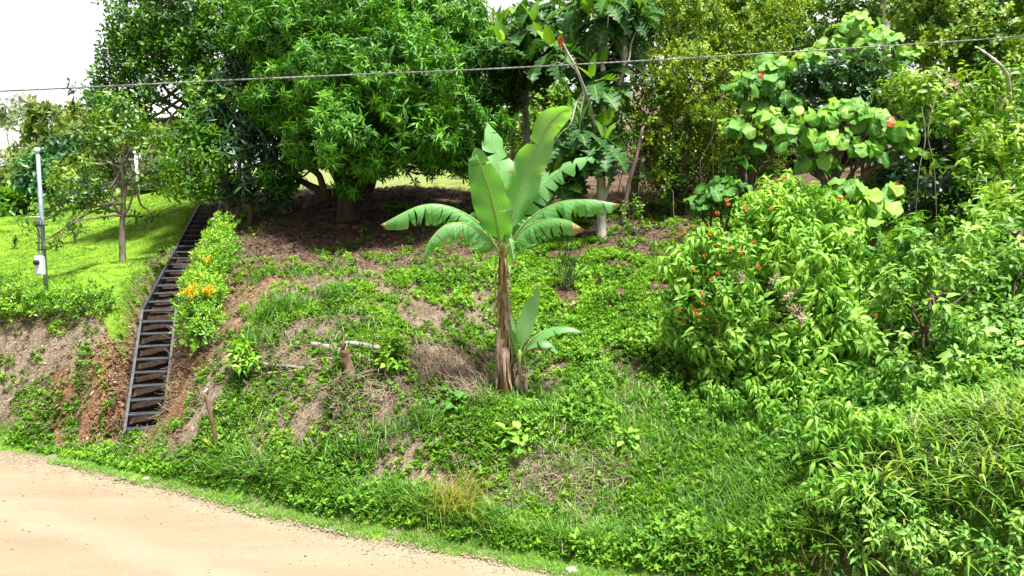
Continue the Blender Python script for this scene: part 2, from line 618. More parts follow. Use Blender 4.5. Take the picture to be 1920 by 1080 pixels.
M['oldleaf'] = leafmat('orange_old_leaf', (.3, .07, .015), (.45, .13, .03), (.5, .2, .05), .5, .3, tcol=(1.1, .9, .6))
M['weed'] = leafmat('weed_leaf', (.035, .115, .006), (.12, .3, .018), (.25, .45, .035), .55, .32, spec=.25)
M['weed2'] = leafmat('bank_weed_leaf', (.035, .11, .01), (.115, .29, .025), (.24, .45, .05), .55, .32, spec=.25)
M['grass'] = leafmat('grass_blade', (.05, .15, .02), (.13, .32, .04), (.28, .46, .07), .45, .35)
M['tallgrass'] = leafmat('tall_grass_blade', (.07, .19, .02), (.22, .42, .06), (.48, .6, .2), .45, .35)
M['lawn'] = leafmat('lawn_blade', (.065, .16, .008), (.17, .32, .016), (.28, .42, .03), .55, .35)
M['straw'] = solid('straw', (.1, .07, .046), (.32, .25, .175), 3, .85, .2, c3=(.46, .385, .28))
M['litter'] = leafmat('dead_leaf', (.035, .018, .012), (.15, .085, .055), (.45, .32, .24), .7, .12, tcol=(1.1, .9, .7))
M['dryyellow'] = leafmat('dry_yellow_grass', (.2, .19, .02), (.36, .34, .04), (.46, .42, .1), .6, .3)
M['bark'] = solid('bark', (.06, .045, .03), (.17, .13, .1), 9, .9, .7, stretch=(1, 1, .35))
M['bark_dark'] = solid('dark_bark', (.03, .022, .015), (.09, .065, .045), 9, .9, .7, stretch=(1, 1, .35))
M['bark_grey'] = solid('grey_bark', (.07, .055, .042), (.22, .185, .15), 9, .9, .6, stretch=(1, 1, .5), c3=(.34, .31, .27))
M['bark_pale'] = solid('pale_bark', (.2, .17, .14), (.5, .47, .42), 7, .85, .5, stretch=(1, 1, .5), c3=(.6, .57, .52))
M['stem_green'] = solid('green_stem', (.07, .12, .03), (.16, .2, .06), 9, .7, .3)
M['log_pale'] = solid('weathered_log', (.07, .055, .045), (.3, .26, .22), 14, .9, .9, stretch=(.3, 1, 1), c3=(.4, .36, .32))
M['wood_rot'] = solid('rotten_wood', (.06, .038, .022), (.24, .165, .1), 9, .9, .8, stretch=(1, 1, .3))
M['tar_wood'] = solid('dark_timber', (.012, .014, .018), (.06, .065, .075), 14, .55, .25, stretch=(.5, 1, 1), spec=.5)
M['galv'] = solid('painted_steel', (.2, .25, .31), (.34, .4, .46), 8, .45, .08, metal=.25)
M['meterbox'] = solid('meter_box_paint', (.6, .63, .65), (.7, .73, .75), 5, .5, .05)
M['black'] = solid('black_plastic', (.012, .012, .015), (.03, .03, .035), 8, .35, .05)
M['white'] = solid('white_paint', (.7, .74, .76), (.8, .83, .84), 5, .6, .05)
M['cable'] = solid('cable_sheath', (.05, .05, .05), (.35, .35, .35), 4, .6, .1)
M['roof'] = solid('roof_sheet', (.4, .56, .47), (.5, .66, .56), 3, .5, .05)
M['wall'] = solid('house_wall', (.16, .15, .12), (.22, .2, .17), 3, .8, .05)
M['stone'] = solid('stone', (.3, .25, .2), (.5, .43, .35), 6, .9, .5)
M['sheath'] = solid('banana_stem', (.03, .018, .01), (.2, .115, .035), 9, .65, .5, stretch=(3, 3, .22), c3=(.2, .24, .045))
M['dryleaf'] = solid('dry_banana_sheath', (.07, .04, .025), (.3, .21, .15), 6, .85, .5, stretch=(2, 2, .5), c3=(.6, .5, .42))


def ground_mat():
    m, nt, N, L = newmat('hill_soil')
    out = N.new('ShaderNodeOutputMaterial')
    pb = N.new('ShaderNodeBsdfPrincipled'); pb.inputs['Roughness'].default_value = .92; pb.inputs['Specular IOR Level'].default_value = .15
    geo = N.new('ShaderNodeNewGeometry')
    at = N.new('ShaderNodeAttribute'); at.attribute_name = 'soil'
    sp = N.new('ShaderNodeSeparateXYZ'); L.new(at.outputs['Vector'], sp.inputs[0])

    def noise(sc, det=6, r=.65):
        n = N.new('ShaderNodeTexNoise'); n.inputs['Scale'].default_value = sc; n.inputs['Detail'].default_value = det; n.inputs['Roughness'].default_value = r
        L.new(geo.outputs['Position'], n.inputs['Vector'])
        return n.outputs['Fac']

    def ramp(f, stops):
        c = N.new('ShaderNodeValToRGB')
        e = c.color_ramp.elements
        e[0].position, e[0].color = stops[0][0], rgb(stops[0][1])
        e[1].position, e[1].color = stops[-1][0], rgb(stops[-1][1])
        for p, q in stops[1:-1]:
            k = e.new(p); k.color = rgb(q)
        L.new(f, c.inputs['Fac'])
        return c.outputs['Color']

    def mix(f, a, b):
        x = N.new('ShaderNodeMixRGB'); L.new(f, x.inputs['Fac']); L.new(a, x.inputs[1]); L.new(b, x.inputs[2])
        return x.outputs[0]

    def modulate(f, n, lo=.35, hi=.65):
        # ragged border: field plus noise, thresholded
        a = N.new('ShaderNodeMath'); a.operation = 'MULTIPLY_ADD'; a.inputs[1].default_value = .7; L.new(n, a.inputs[0]); L.new(f, a.inputs[2])
        r = N.new('ShaderNodeMapRange'); r.interpolation_type = 'SMOOTHSTEP'; r.inputs[1].default_value = lo + .35; r.inputs[2].default_value = hi + .35
        L.new(a.outputs[0], r.inputs[0])
        return r.outputs[0]
    n1, n2, n3 = noise(2.2), noise(14), noise(45, 4)
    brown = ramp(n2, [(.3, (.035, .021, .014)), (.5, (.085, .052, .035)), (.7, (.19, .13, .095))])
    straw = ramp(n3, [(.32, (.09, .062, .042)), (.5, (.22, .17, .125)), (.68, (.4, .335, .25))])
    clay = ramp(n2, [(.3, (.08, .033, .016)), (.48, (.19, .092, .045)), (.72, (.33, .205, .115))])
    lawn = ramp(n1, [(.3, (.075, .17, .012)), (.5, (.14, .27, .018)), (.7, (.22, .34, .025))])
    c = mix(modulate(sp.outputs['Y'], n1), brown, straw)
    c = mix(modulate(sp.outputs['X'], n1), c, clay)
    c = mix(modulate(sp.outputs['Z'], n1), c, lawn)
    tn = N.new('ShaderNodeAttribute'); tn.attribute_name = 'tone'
    bed_shade = ramp(n2, [(.3, (.012, .008, .006)), (.7, (.05, .032, .022))])  # near-black: the shade between the treads put into the soil colour
    c = mix(tn.outputs['Fac'], c, bed_shade)
    L.new(c, pb.inputs['Base Color'])
    ad = N.new('ShaderNodeMath'); ad.operation = 'MULTIPLY_ADD'; ad.inputs[1].default_value = .35; L.new(n3, ad.inputs[0]); L.new(n2, ad.inputs[2])
    bp = N.new('ShaderNodeBump'); bp.inputs['Strength'].default_value = .8; bp.inputs['Distance'].default_value = .05
    L.new(ad.outputs[0], bp.inputs['Height']); L.new(bp.outputs[0], pb.inputs['Normal'])
    L.new(pb.outputs[0], out.inputs['Surface'])
    return m


def road_mat():
    m, nt, N, L = newmat('dirt_road')
    out = N.new('ShaderNodeOutputMaterial')
    pb = N.new('ShaderNodeBsdfPrincipled'); pb.inputs['Roughness'].default_value = .95; pb.inputs['Specular IOR Level'].default_value = .1
    geo = N.new('ShaderNodeNewGeometry')
    at = N.new('ShaderNodeAttribute'); at.attribute_name = 'tone'
    # coordinates that run along and across the road, so wheel tracks follow it
    mp = N.new('ShaderNodeMapping'); mp.inputs['Rotation'].default_value = (0, 0, math.radians(25)); mp.inputs['Scale'].default_value = (.3, 1.3, 1)
    L.new(geo.outputs['Position'], mp.inputs['Vector'])
    a = N.new('ShaderNodeTexNoise'); a.inputs['Scale'].default_value = 1.3; a.inputs['Detail'].default_value = 9; a.inputs['Roughness'].default_value = .62; L.new(mp.outputs[0], a.inputs['Vector'])
    b = N.new('ShaderNodeTexNoise'); b.inputs['Scale'].default_value = 30; b.inputs['Detail'].default_value = 6; b.inputs['Roughness'].default_value = .7; L.new(geo.outputs['Position'], b.inputs['Vector'])
    g = N.new('ShaderNodeTexNoise'); g.inputs['Scale'].default_value = 1.1; g.inputs['Detail'].default_value = 4; L.new(geo.outputs['Position'], g.inputs['Vector'])
    c1 = N.new('ShaderNodeValToRGB'); e = c1.color_ramp.elements
    e[0].position = .25; e[0].color = (.215, .172, .115, 1); e[1].position = .75; e[1].color = (.28, .234, .167, 1)
    k = e.new(.5); k.color = (.25, .204, .14, 1)
    L.new(a.outputs['Fac'], c1.inputs['Fac'])
    c2 = N.new('ShaderNodeValToRGB'); e = c2.color_ramp.elements
    e[0].position = .3; e[0].color = (.72, .7, .67, 1); e[1].position = .62; e[1].color = (1.0, 1.0, 1.0, 1)
    L.new(b.outputs['Fac'], c2.inputs['Fac'])
    mx = N.new('ShaderNodeMixRGB'); mx.blend_type = 'MULTIPLY'; mx.inputs['Fac'].default_value = .55
    L.new(c1.outputs[0], mx.inputs[1]); L.new(c2.outputs[0], mx.inputs[2])
    m2 = N.new('ShaderNodeMixRGB'); m2.inputs[2].default_value = (.22, .17, .108, 1)
    mr = N.new('ShaderNodeMapRange'); mr.inputs[1].default_value = .5; mr.inputs[2].default_value = .75; mr.inputs[4].default_value = .5; L.new(g.outputs['Fac'], mr.inputs[0])
    L.new(mr.outputs[0], m2.inputs['Fac']); L.new(mx.outputs[0], m2.inputs[1])
    # packed wheel tracks: paler bands at set distances from the edge, ragged by the noise
    ta = N.new('ShaderNodeMath'); ta.operation = 'MULTIPLY_ADD'; ta.inputs[1].default_value = .9; L.new(g.outputs['Fac'], ta.inputs[0]); L.new(at.outputs['Fac'], ta.inputs[2])
    tw = N.new('ShaderNodeMath'); tw.operation = 'SINE'
    ts = N.new('ShaderNodeMath'); ts.operation = 'MULTIPLY'; ts.inputs[1].default_value = 3.7; L.new(ta.outputs[0], ts.inputs[0]); L.new(ts.outputs[0], tw.inputs[0])
    tr = N.new('ShaderNodeMapRange'); tr.inputs[1].default_value = .1; tr.inputs[2].default_value = .9; tr.inputs[3].default_value = 0; tr.inputs[4].default_value = .32; L.new(tw.outputs[0], tr.inputs[0])
    m3 = N.new('ShaderNodeMixRGB'); m3.inputs[2].default_value = (.3, .256, .19, 1); L.new(tr.outputs[0], m3.inputs['Fac']); L.new(m2.outputs[0], m3.inputs[1])
    L.new(m3.outputs[0], pb.inputs['Base Color'])
    ad = N.new('ShaderNodeMath'); ad.operation = 'MULTIPLY_ADD'; ad.inputs[1].default_value = .25; L.new(b.outputs['Fac'], ad.inputs[0]); L.new(a.outputs['Fac'], ad.inputs[2])
    bp = N.new('ShaderNodeBump'); bp.inputs['Strength'].default_value = .45; bp.inputs['Distance'].default_value = .03
    L.new(ad.outputs[0], bp.inputs['Height']); L.new(bp.outputs[0], pb.inputs['Normal'])
    L.new(pb.outputs[0], out.inputs['Surface'])
    return m


# ------------------------------------------------------------------ staircase line (used by the ground too)
ST0, ST1, ST2 = P(270, 806, 12.5), P(299, 583, 14.28), P(396, 381, 22.6)


def stair_x(y):
    return np.interp(y, [ST0[1], ST1[1], ST2[1], 40], [ST0[0], ST1[0], ST2[0], ST2[0] - 5])


# fields over the ground: clay, straw, lawn, low weeds
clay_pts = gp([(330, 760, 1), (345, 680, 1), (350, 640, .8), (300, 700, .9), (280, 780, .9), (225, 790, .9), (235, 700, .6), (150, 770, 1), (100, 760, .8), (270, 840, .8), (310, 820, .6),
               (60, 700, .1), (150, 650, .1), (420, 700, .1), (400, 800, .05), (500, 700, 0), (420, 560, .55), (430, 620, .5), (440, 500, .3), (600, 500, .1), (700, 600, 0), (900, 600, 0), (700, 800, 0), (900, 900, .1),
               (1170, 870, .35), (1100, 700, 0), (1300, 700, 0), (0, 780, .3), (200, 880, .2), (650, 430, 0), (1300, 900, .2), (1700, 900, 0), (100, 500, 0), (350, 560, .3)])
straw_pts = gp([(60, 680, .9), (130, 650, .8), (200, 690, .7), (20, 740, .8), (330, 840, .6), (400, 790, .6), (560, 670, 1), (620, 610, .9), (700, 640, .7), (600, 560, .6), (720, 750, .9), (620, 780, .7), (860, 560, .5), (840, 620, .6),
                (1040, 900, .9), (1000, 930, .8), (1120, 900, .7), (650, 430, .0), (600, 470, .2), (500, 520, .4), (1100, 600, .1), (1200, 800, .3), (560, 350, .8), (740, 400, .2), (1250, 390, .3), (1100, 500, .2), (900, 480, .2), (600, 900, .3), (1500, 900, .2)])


def lawn_mask(x, y):
    left = sst(stair_x(y) - .35 - x, 0, .25)
    top = sst(y - (13.95 - .75 * sst(x, -8.1, -7.2) + .2 * (fnoise(x, y, 1.2, 9) - .5)), 0, .35)
    far = sst(y, 20.5, 24) * sst(-x, -5, 0)      # thin grass behind the dense tree
    return np.maximum(left * top, far * .5)


cov_pts = gp([(1000, 620, 1), (1100, 650, 1), (1200, 650, 1), (1100, 560, .95), (1150, 720, 1), (900, 640, .8), (850, 600, .55), (800, 530, .6), (880, 510, .6), (700, 600, .62), (600, 620, .45), (760, 640, .7), (640, 560, .55),
              (560, 540, .4), (480, 520, .3), (430, 580, .1), (520, 460, .05), (600, 440, .03), (650, 400, .0), (750, 430, .08), (800, 460, .3), (700, 480, .22), (900, 450, .35), (1000, 480, .75), (1080, 470, .55),
              (1160, 480, .6), (1100, 420, .3), (1200, 430, .35), (1250, 400, .25), (1300, 400, .2), (560, 670, .3), (450, 740, .7), (500, 800, .85), (400, 860, .8), (520, 880, .95), (600, 760, .55), (720, 760, .35), (700, 850, .9), (850, 800, .95),
              (950, 800, 1), (1100, 800, 1), (1200, 800, .95), (1000, 900, .45), (1080, 890, .45), (1160, 880, .55), (1250, 930, 1), (1300, 1040, 1), (1500, 1000, 1), (1700, 1000, 1), (1000, 1000, .95), (800, 980, 1), (600, 960, .9),
              (1400, 850, .9), (340, 760, .05), (340, 690, .05), (300, 720, .1), (280, 800, .1), (200, 700, .12), (100, 700, .2), (50, 660, .3), (30, 780, .6), (150, 830, .9), (60, 815, .7), (180, 650, .4), (150, 770, .05), (220, 850, .95),
              (300, 870, .6), (330, 830, .4), (400, 800, .5), (400, 680, .4), (1700, 430, 1), (1800, 500, 1), (1900, 600, 1), (1900, 700, 1), (1750, 600, 1), (1900, 420, 1), (1600, 420, .8), (2100, 500, 1), (850, 385, .7), (950, 400, .6), (1040, 430, .6), (900, 370, .7), (1000, 400, .6), (820, 360, .6), (1040, 740, .3), (880, 700, .2), (800, 690, .2), (1180, 770, .3)])


def build_ground():
    def axis(lo, flo, fhi, hi, st):
        a = list(np.arange(flo, fhi, st))
        d, v = st, a[-1]
        while v < hi:
            d *= 1.22; v += d; a.append(v)
        d, v = st, a[0]
        while v > lo:
            d *= 1.22; v -= d; a.insert(0, v)
        return np.array(a)
    xs, ys = axis(-500, -14, 10, 500, .11), axis(-120, 5.5, 22, 700, .11)
    X, Y = np.meshgrid(xs, ys)
    Z = hgt(X, Y)
    # the bed dug out under the staircase
    d = np.abs(X - stair_x(Y))
    cl = field(clay_pts, X, Y)
    Z = Z + sst(cl, .2, .7) * (Y > 11) * ((fnoise(X, Y + Z, 2.6, 19, 3) - .5) * .3 + (fnoise(X, Y + Z, 9, 23, 2) - .5) * .1)
    zs = np.interp(Y, [12.2, ST0[1], ST1[1], ST2[1], 24], [ST0[2] - .05, ST0[2], ST1[2], ST2[2], ST2[2] + .4])
    tr = (1 - sst(d, .33, .75)) * sst(Y, 12.2, 12.6) * (1 - sst(Y, 22.4, 23.4))
    bed = zs - .27 + (fnoise(X, Y, 5, 13) - .5) * .09
    Z = np.where(tr > 0, Z + (np.minimum(Z, bed) - Z) * tr + (np.maximum(Z, bed - .1) - Z) * (tr > .98), Z)
    nx, ny = len(xs), len(ys)
    i = (np.arange(ny - 1)[:, None] * nx + np.arange(nx - 1)[None]).ravel()
    T = np.vstack([np.stack([i, i + 1, i + nx + 1], 1), np.stack([i, i + nx + 1, i + nx], 1)])
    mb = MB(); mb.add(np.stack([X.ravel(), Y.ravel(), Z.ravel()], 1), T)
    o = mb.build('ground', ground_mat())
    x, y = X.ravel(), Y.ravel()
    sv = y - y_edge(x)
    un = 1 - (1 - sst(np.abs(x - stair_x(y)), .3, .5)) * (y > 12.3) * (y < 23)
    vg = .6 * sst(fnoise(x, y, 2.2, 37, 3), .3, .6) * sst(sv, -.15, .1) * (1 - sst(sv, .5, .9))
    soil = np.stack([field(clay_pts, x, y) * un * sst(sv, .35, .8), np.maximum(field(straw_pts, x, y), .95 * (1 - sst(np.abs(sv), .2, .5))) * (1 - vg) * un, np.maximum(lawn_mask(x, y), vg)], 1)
    bed = (1 - sst(np.abs(x - stair_x(y)), .28, .42)) * (y > 12.3) * (y < 23)  # mask for the shade painted on the soil under the staircase
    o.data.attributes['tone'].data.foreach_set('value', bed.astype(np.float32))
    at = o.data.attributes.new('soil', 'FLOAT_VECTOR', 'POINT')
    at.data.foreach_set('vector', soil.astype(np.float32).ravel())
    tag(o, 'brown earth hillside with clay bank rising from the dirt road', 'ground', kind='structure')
    # road sheet
    mb = MB()
    xs = np.concatenate([np.linspace(-160, -14, 40), np.arange(-13.9, 9, .1), np.linspace(9.1, 60, 30)])
    v = np.concatenate([[0, .06, .15, .3], np.linspace(.5, 9, 40)])
    X, V = np.meshgrid(xs, v)
    je = (fnoise(X, X * 0, 1.1, 2) - .5) * .34 + (fnoise(X, X * 0, 6, 4) - .5) * .12
    Y = y_edge(X) - V - je * (1 - sst(V, 0, 1.2)) - .02
    Z = .012 + (fnoise(X * .3 + Y * .6, Y - X * .45, .9, 6) - .5) * .05 * sst(V, .1, .8) - .03 * (1 - sst(V, 0, .12))
    nx, ny = len(xs), len(v)
    i = (np.arange(ny - 1)[:, None] * nx + np.arange(nx - 1)[None]).ravel()
    T = np.vstack([np.stack([i, i + nx + 1, i + 1], 1), np.stack([i, i + nx, i + nx + 1], 1)])
    mb.add(np.stack([X.ravel(), Y.ravel(), Z.ravel()], 1), T, V.ravel())
    tag(mb.build('road', road_mat()), 'pale dusty dirt road curving past the bank', 'road', kind='structure')


build_ground()


# ------------------------------------------------------------------ scatter on the ground
def area_pts(n, x0, x1, y0, y1, dens):
    x, y = rng.uniform(x0, x1, n), rng.uniform(y0, y1, n)
    k = rng.random(n) < dens(x, y)
    x, y = x[k], y[k]
    return np.stack([x, y, hgt(x, y)], 1)


def inview(x, y, m=.78):
    return (x > -(y * m + .8)) & (x < y * 1.15 + .8)


def offstairs(x, y):
    return (np.abs(x - stair_x(y)) > .36) | (y < 12.4) | (y > 22.6)


# low weeds
def cover_density(x, y):
    c = field(cov_pts, x, y)
    n = fnoise(x, y, 1.5, 21, 4)
    s = y - y_edge(x)
    d = np.maximum(sst((n - .5) * 2.2 + .5 + c * 1.15, 1.17, 1.45), .3 * sst(c, .06, .4) * sst(fnoise(x, y, 4.5, 27, 2), .5, .62))
    return d * (c > .02) * (s > .25) * inview(x, y) * offstairs(x, y) * (1 - lawn_mask(x, y) * (x < stair_x(y)))


small = [sprig(7, .046, .03, 10, 60, .03, 2, 'ovate', .2, .3, ltone=.22) for _ in range(6)]
p = area_pts(330000, -14, 13, 7, 20, cover_density)
mb = MB()
n = len(p)
p[:, 2] += rng.uniform(.0, .07, n)
clump = fnoise(p[:, 0], p[:, 1], 2.2, 31, 3)
scatter(mb, small, p, frameZ(np.tile([0, 0, 1.], (n, 1)) + rng.normal(0, .28, (n, 3))), rng.uniform(.7, 1.4, n) * (.75 + .6 * clump), rng.uniform(.2, .7, n) + (clump - .5) * .9)
tag(mb.build('ground_cover', M['weed']), 'low bright green weeds creeping over the brown slope', 'weeds', kind='stuff')


# taller leafy weeds on the bank by the road
def bank_density(x, y):
    s = y - y_edge(x)
    c = field(cov_pts, x, y) - .55 * sst(field(straw_pts, x, y), .45, .85)
    top = 2.2 + .6 * sst(x, -3, 2)
    n = fnoise(x, y, 1.3, 41, 3)
    mid = .3 * sst(fnoise(x, y, .8, 47, 3), .52, .68) * sst(c, .45, .7) * (s > 1.5) * (s < 7)
    return .85 * sst((n - .5) * 2 + .5 + c, 1.12, 1.55) * sst(s, .15, .5) * (1 - sst(s, top, top + 1.0)) * inview(x, y) * offstairs(x, y) + mid * inview(x, y) * offstairs(x, y)


med = [sprig(9, .066, .034, 0, 60, .11, 3, 'ovate', .35, .25, opp=True, ltone=.2) for _ in range(6)]
p = area_pts(140000, -14, 7.5, 5.6, 17, bank_density)
n = len(p)
clump = fnoise(p[:, 0], p[:, 1], 1.7, 51, 3)
p[:, 2] += rng.uniform(.0, .12, n) * (.4 + 1.2 * clump)
mb = MB()
scatter(mb, med, p, frameZ(np.tile([0, -.25, 1.], (n, 1)) + rng.normal(0, .35, (n, 3))), rng.uniform(.6, 1.3, n) * (.6 + .8 * clump), rng.uniform(.2, .7, n) + (clump - .5) * .8)
tag(mb.build('bank_weeds', M['weed2']), 'tangle of leafy green weeds covering the bank above the road', 'weeds', kind='stuff')
print('bank', n)


def blades(nb, L, W, spread, lean, droop, n=4, ltone=.25):
    V, T, A, UV, k = [], [], [], [], 0
    for j in range(nb):
        s = rng.uniform(.55, 1.15)
        lv, lt, lu = leaf(L * s, W * rng.uniform(.7, 1.2), n, 'blade', .35, droop * rng.uniform(.4, 1.5))
        Mx = rotz(rng.uniform(0, 6.28)) @ rotx(math.radians(90 - abs(rng.normal(0, lean))))
        V.append(lv @ Mx.T + np.array([rng.normal(0, spread), rng.normal(0, spread), -.02]))
        T.append(lt + k); A.append(np.full(len(lv), rng.uniform(-ltone, ltone))); UV.append(lu)
        k += len(lv)
    return np.vstack(V), np.vstack(T), np.concatenate(A), np.vstack(UV)


# road verge grass + grass on the bank
def verge_density(x, y):
    s = y - y_edge(x) + (fnoise(x, x * 0, 1.5, 8) - .5) * .3
    strip = sst(s, -.1, .12) * (1 - sst(s, .45, .8))
    up = .5 * sst(fnoise(x, y, .8, 61, 3) + .35 * sst(x, -3, 1), .55, .8) * sst(s, .3, .7) * (1 - sst(s, 2.6, 3.4)) * (x > -5) * (1 - .75 * sst(field(straw_pts, x, y), .45, .85))
    return (1.0 * strip + .55 * up) * inview(x, y)


tuft = [blades(9, .17, .011, .03, 28, .45, 3) for _ in range(5)]
p = area_pts(260000, -13, 7, 5.6, 14.5, verge_density)
n = len(p)
s = p[:, 1] - y_edge(p[:, 0])
mb = MB()
hs = np.where((s < .45) | ((p[:, 0] < -4.5) & (s < 1.2)), rng.uniform(.25, .65, n), rng.uniform(.8, 1.9, n))
scatter(mb, tuft, p, frameZ(np.tile([0, -.1, 1.], (n, 1)) + rng.normal(0, .15, (n, 3))), hs, rng.uniform(.3, .8, n) + np.where(s < .4, .15, 0))
tag(mb.build('verge_grass', M['grass']), 'fringe of light green grass along the dirt road edge', 'grass', kind='stuff')
print('verge', n)

# lawn
tiny = [blades(5, .055, .012, .03, 40, .3, 2) for _ in range(4)]
p = area_pts(210000, -26, -6, 13.6, 34, lambda x, y: lawn_mask(x, y) * (x < stair_x(y)) * inview(x, y, .75) * np.clip(19 / y, 0, 1) ** 2 * .8)
n = len(p)
mb = MB()
cl = fnoise(p[:, 0], p[:, 1], .8, 71, 4)
scatter(mb, tiny, p, frameZ(np.tile([0, 0, 1.], (n, 1)) + rng.normal(0, .2, (n, 3))), rng.uniform(.7, 1.3, n) * np.clip(p[:, 1] / 18, .9, 1.6), rng.uniform(.2, .7, n) + (cl - .5) * .9)
tag(mb.build('lawn_grass', M['lawn']), 'short bright yellow-green grass of the sloping lawn', 'grass', kind='stuff')
print('lawn', n)

# dead leaves and straw
lit = [leaf(.13, .045, 2, 'lance', .3, .3) for _ in range(3)] + [leaf(.11, .06, 2, 'ovate', .5, -.3)]
lit = [(a, b, np.zeros(len(a)), u) for a, b, u in lit]
lit_pts = gp([(600, 440, 1), (520, 470, 1), (700, 450, .9), (480, 520, .8), (600, 500, .8), (760, 470, .5), (430, 560, .7), (900, 460, .35), (1050, 470, .35), (1200, 420, .6), (1300, 400, .8), (1150, 380, .5), (560, 560, .35), (900, 560, .2),
              (1000, 620, .03), (1200, 700, .05), (700, 650, .15), (400, 650, .3), (700, 800, .1), (900, 900, .1), (1300, 900, .05), (150, 700, .3), (150, 500, .01), (650, 400, .9), (1350, 820, .4)])
canopy_shade_pts = gp([(650, 420, 1), (550, 420, 1), (480, 440, 1), (750, 420, 1), (850, 390, .7), (600, 470, .8), (500, 490, .7), (700, 470, .6), (600, 520, .1), (800, 520, 0), (480, 540, .1), (430, 600, 0), (1000, 500, 0), (1200, 420, .5), (1300, 390, .8), (600, 700, 0), (1000, 700, 0), (100, 700, 0), (1000, 430, .2)])
p = area_pts(60000, -13, 8, 7, 24, lambda x, y: field(lit_pts, x, y) * inview(x, y) * offstairs(x, y) * (1 - lawn_mask(x, y) * (x < stair_x(y))) * ((y - y_edge(x)) > .7))
n = len(p)
p[:, 2] += .012
mb = MB()
scatter(mb, lit, p, frameZ(np.tile([0, 0, 1.], (n, 1)) + rng.normal(0, .3, (n, 3))), rng.uniform(.6, 1.25, n), np.clip(rng.uniform(.0, .85, n) - .35 * field(canopy_shade_pts, p[:, 0], p[:, 1]), 0, 1))  # litter toned darker under the crowns: canopy shade put into its colour
tag(mb.build('leaf_litter', M['litter']), 'dry brown fallen leaves littering the shaded slope', 'leaf litter', kind='stuff')
print('litter', n)
st = []
for k in range(5):
    m = MB(); tube(m, wob((0, -.5, 0), (0, .5, 0), 4, .06), [.009, .004], 3, cap=False)
    st.append((np.vstack(m.V), np.vstack(m.T), np.zeros(m.n), np.zeros((m.n, 2))))
p = area_pts(170000, -13, 7, 7, 19, lambda x, y: field(straw_pts, x, y) ** 2 * inview(x, y) * offstairs(x, y) * (1 - lawn_mask(x, y) * (x < stair_x(y))) * ((y - y_edge(x)) > .5))
n = len(p)
p[:, 2] += rng.uniform(.005, .05, n)
mb = MB()
scatter(mb, st, p, frameZ(np.tile([0, -.3, 1.], (n, 1)) + rng.normal(0, .3, (n, 3))), rng.uniform(.15, .55, n), .5)
tag(mb.build('straw', M['straw']), 'dry greyish straw and twigs strewn over the slope', 'straw', kind='stuff')
print('straw', n)


# ------------------------------------------------------------------ staircase
def staircase():
    base = ST0
    t = thing('outdoor_staircase', 'long dark timber staircase with open treads climbing the bank beside the lawn', 'staircase', base)
    w = .275
    d = nrm(np.array([ST2[0] - ST0[0], ST2[1] - ST0[1], 0]))
    sd = np.array([d[1], -d[0], 0])
    for sg in (-1, 1):
        pts = [ST0 - (ST1 - ST0) * .03, ST1, ST2 + (ST2 - ST1) * .02]
        mb = MB()
        V = []
        for q in pts:
            for (a, b) in ((-.022, -.11), (.022, -.11), (.022, .045), (-.022, .045)):
                V.append(q + sd * (sg * (w + .024) + a) + np.array([0, 0, b]))
        V = np.array(V)
        T = []
        for i in range(2):
            for j in range(4):
                a, b = i * 4 + j, i * 4 + (j + 1) % 4
                T += [(a, b, b + 4), (a, b + 4, a + 4)]
        T += [(0, 2, 1), (0, 3, 2), (8, 9, 10), (8, 10, 11)]
        mb.add(V, T)
        mb.build('stringer', M['tar_wood'], t, smooth=False)
    yaw = math.atan2(sd[1], sd[0])

    def tread(q):
        mb = MB()
        box(mb, q[0], q[1], q[2], 2 * w - .004, .15, .034, rotz(yaw + rng.normal(0, .006)), .005)
        tr = mb.build('tread', M['tar_wood'], t, smooth=False)
        for sg in (-1, 1):
            b = MB()
            e = q + sd * sg * (w - .035) + np.array([0, 0, -.045])
            box(b, e[0], e[1], e[2], .03, .11, .05, rotz(yaw), .004)
            o = b.build('bracket', M['tar_wood'], tr, base=np.array(t.location), smooth=False)
    ny = 9
    for i in range(ny):
        tread(ST0 + (ST1 - ST0) * ((i + .12) / ny))
    for i in range(19):
        tread(ST1 + (ST2 - ST1) * ((i + .05) / 18.5))
    # beam that turns off to the left at the head of the flight
    mb = MB()
    a, b = P(378, 384, 22.5), P(358, 366, 24.6)
    tube(mb, [a, b], .055, 4)
    mb.build('landing_beam', M['galv'], t, smooth=False)
    # shallow risers of earth-stained boards in the upper flight
    return t


staircase()


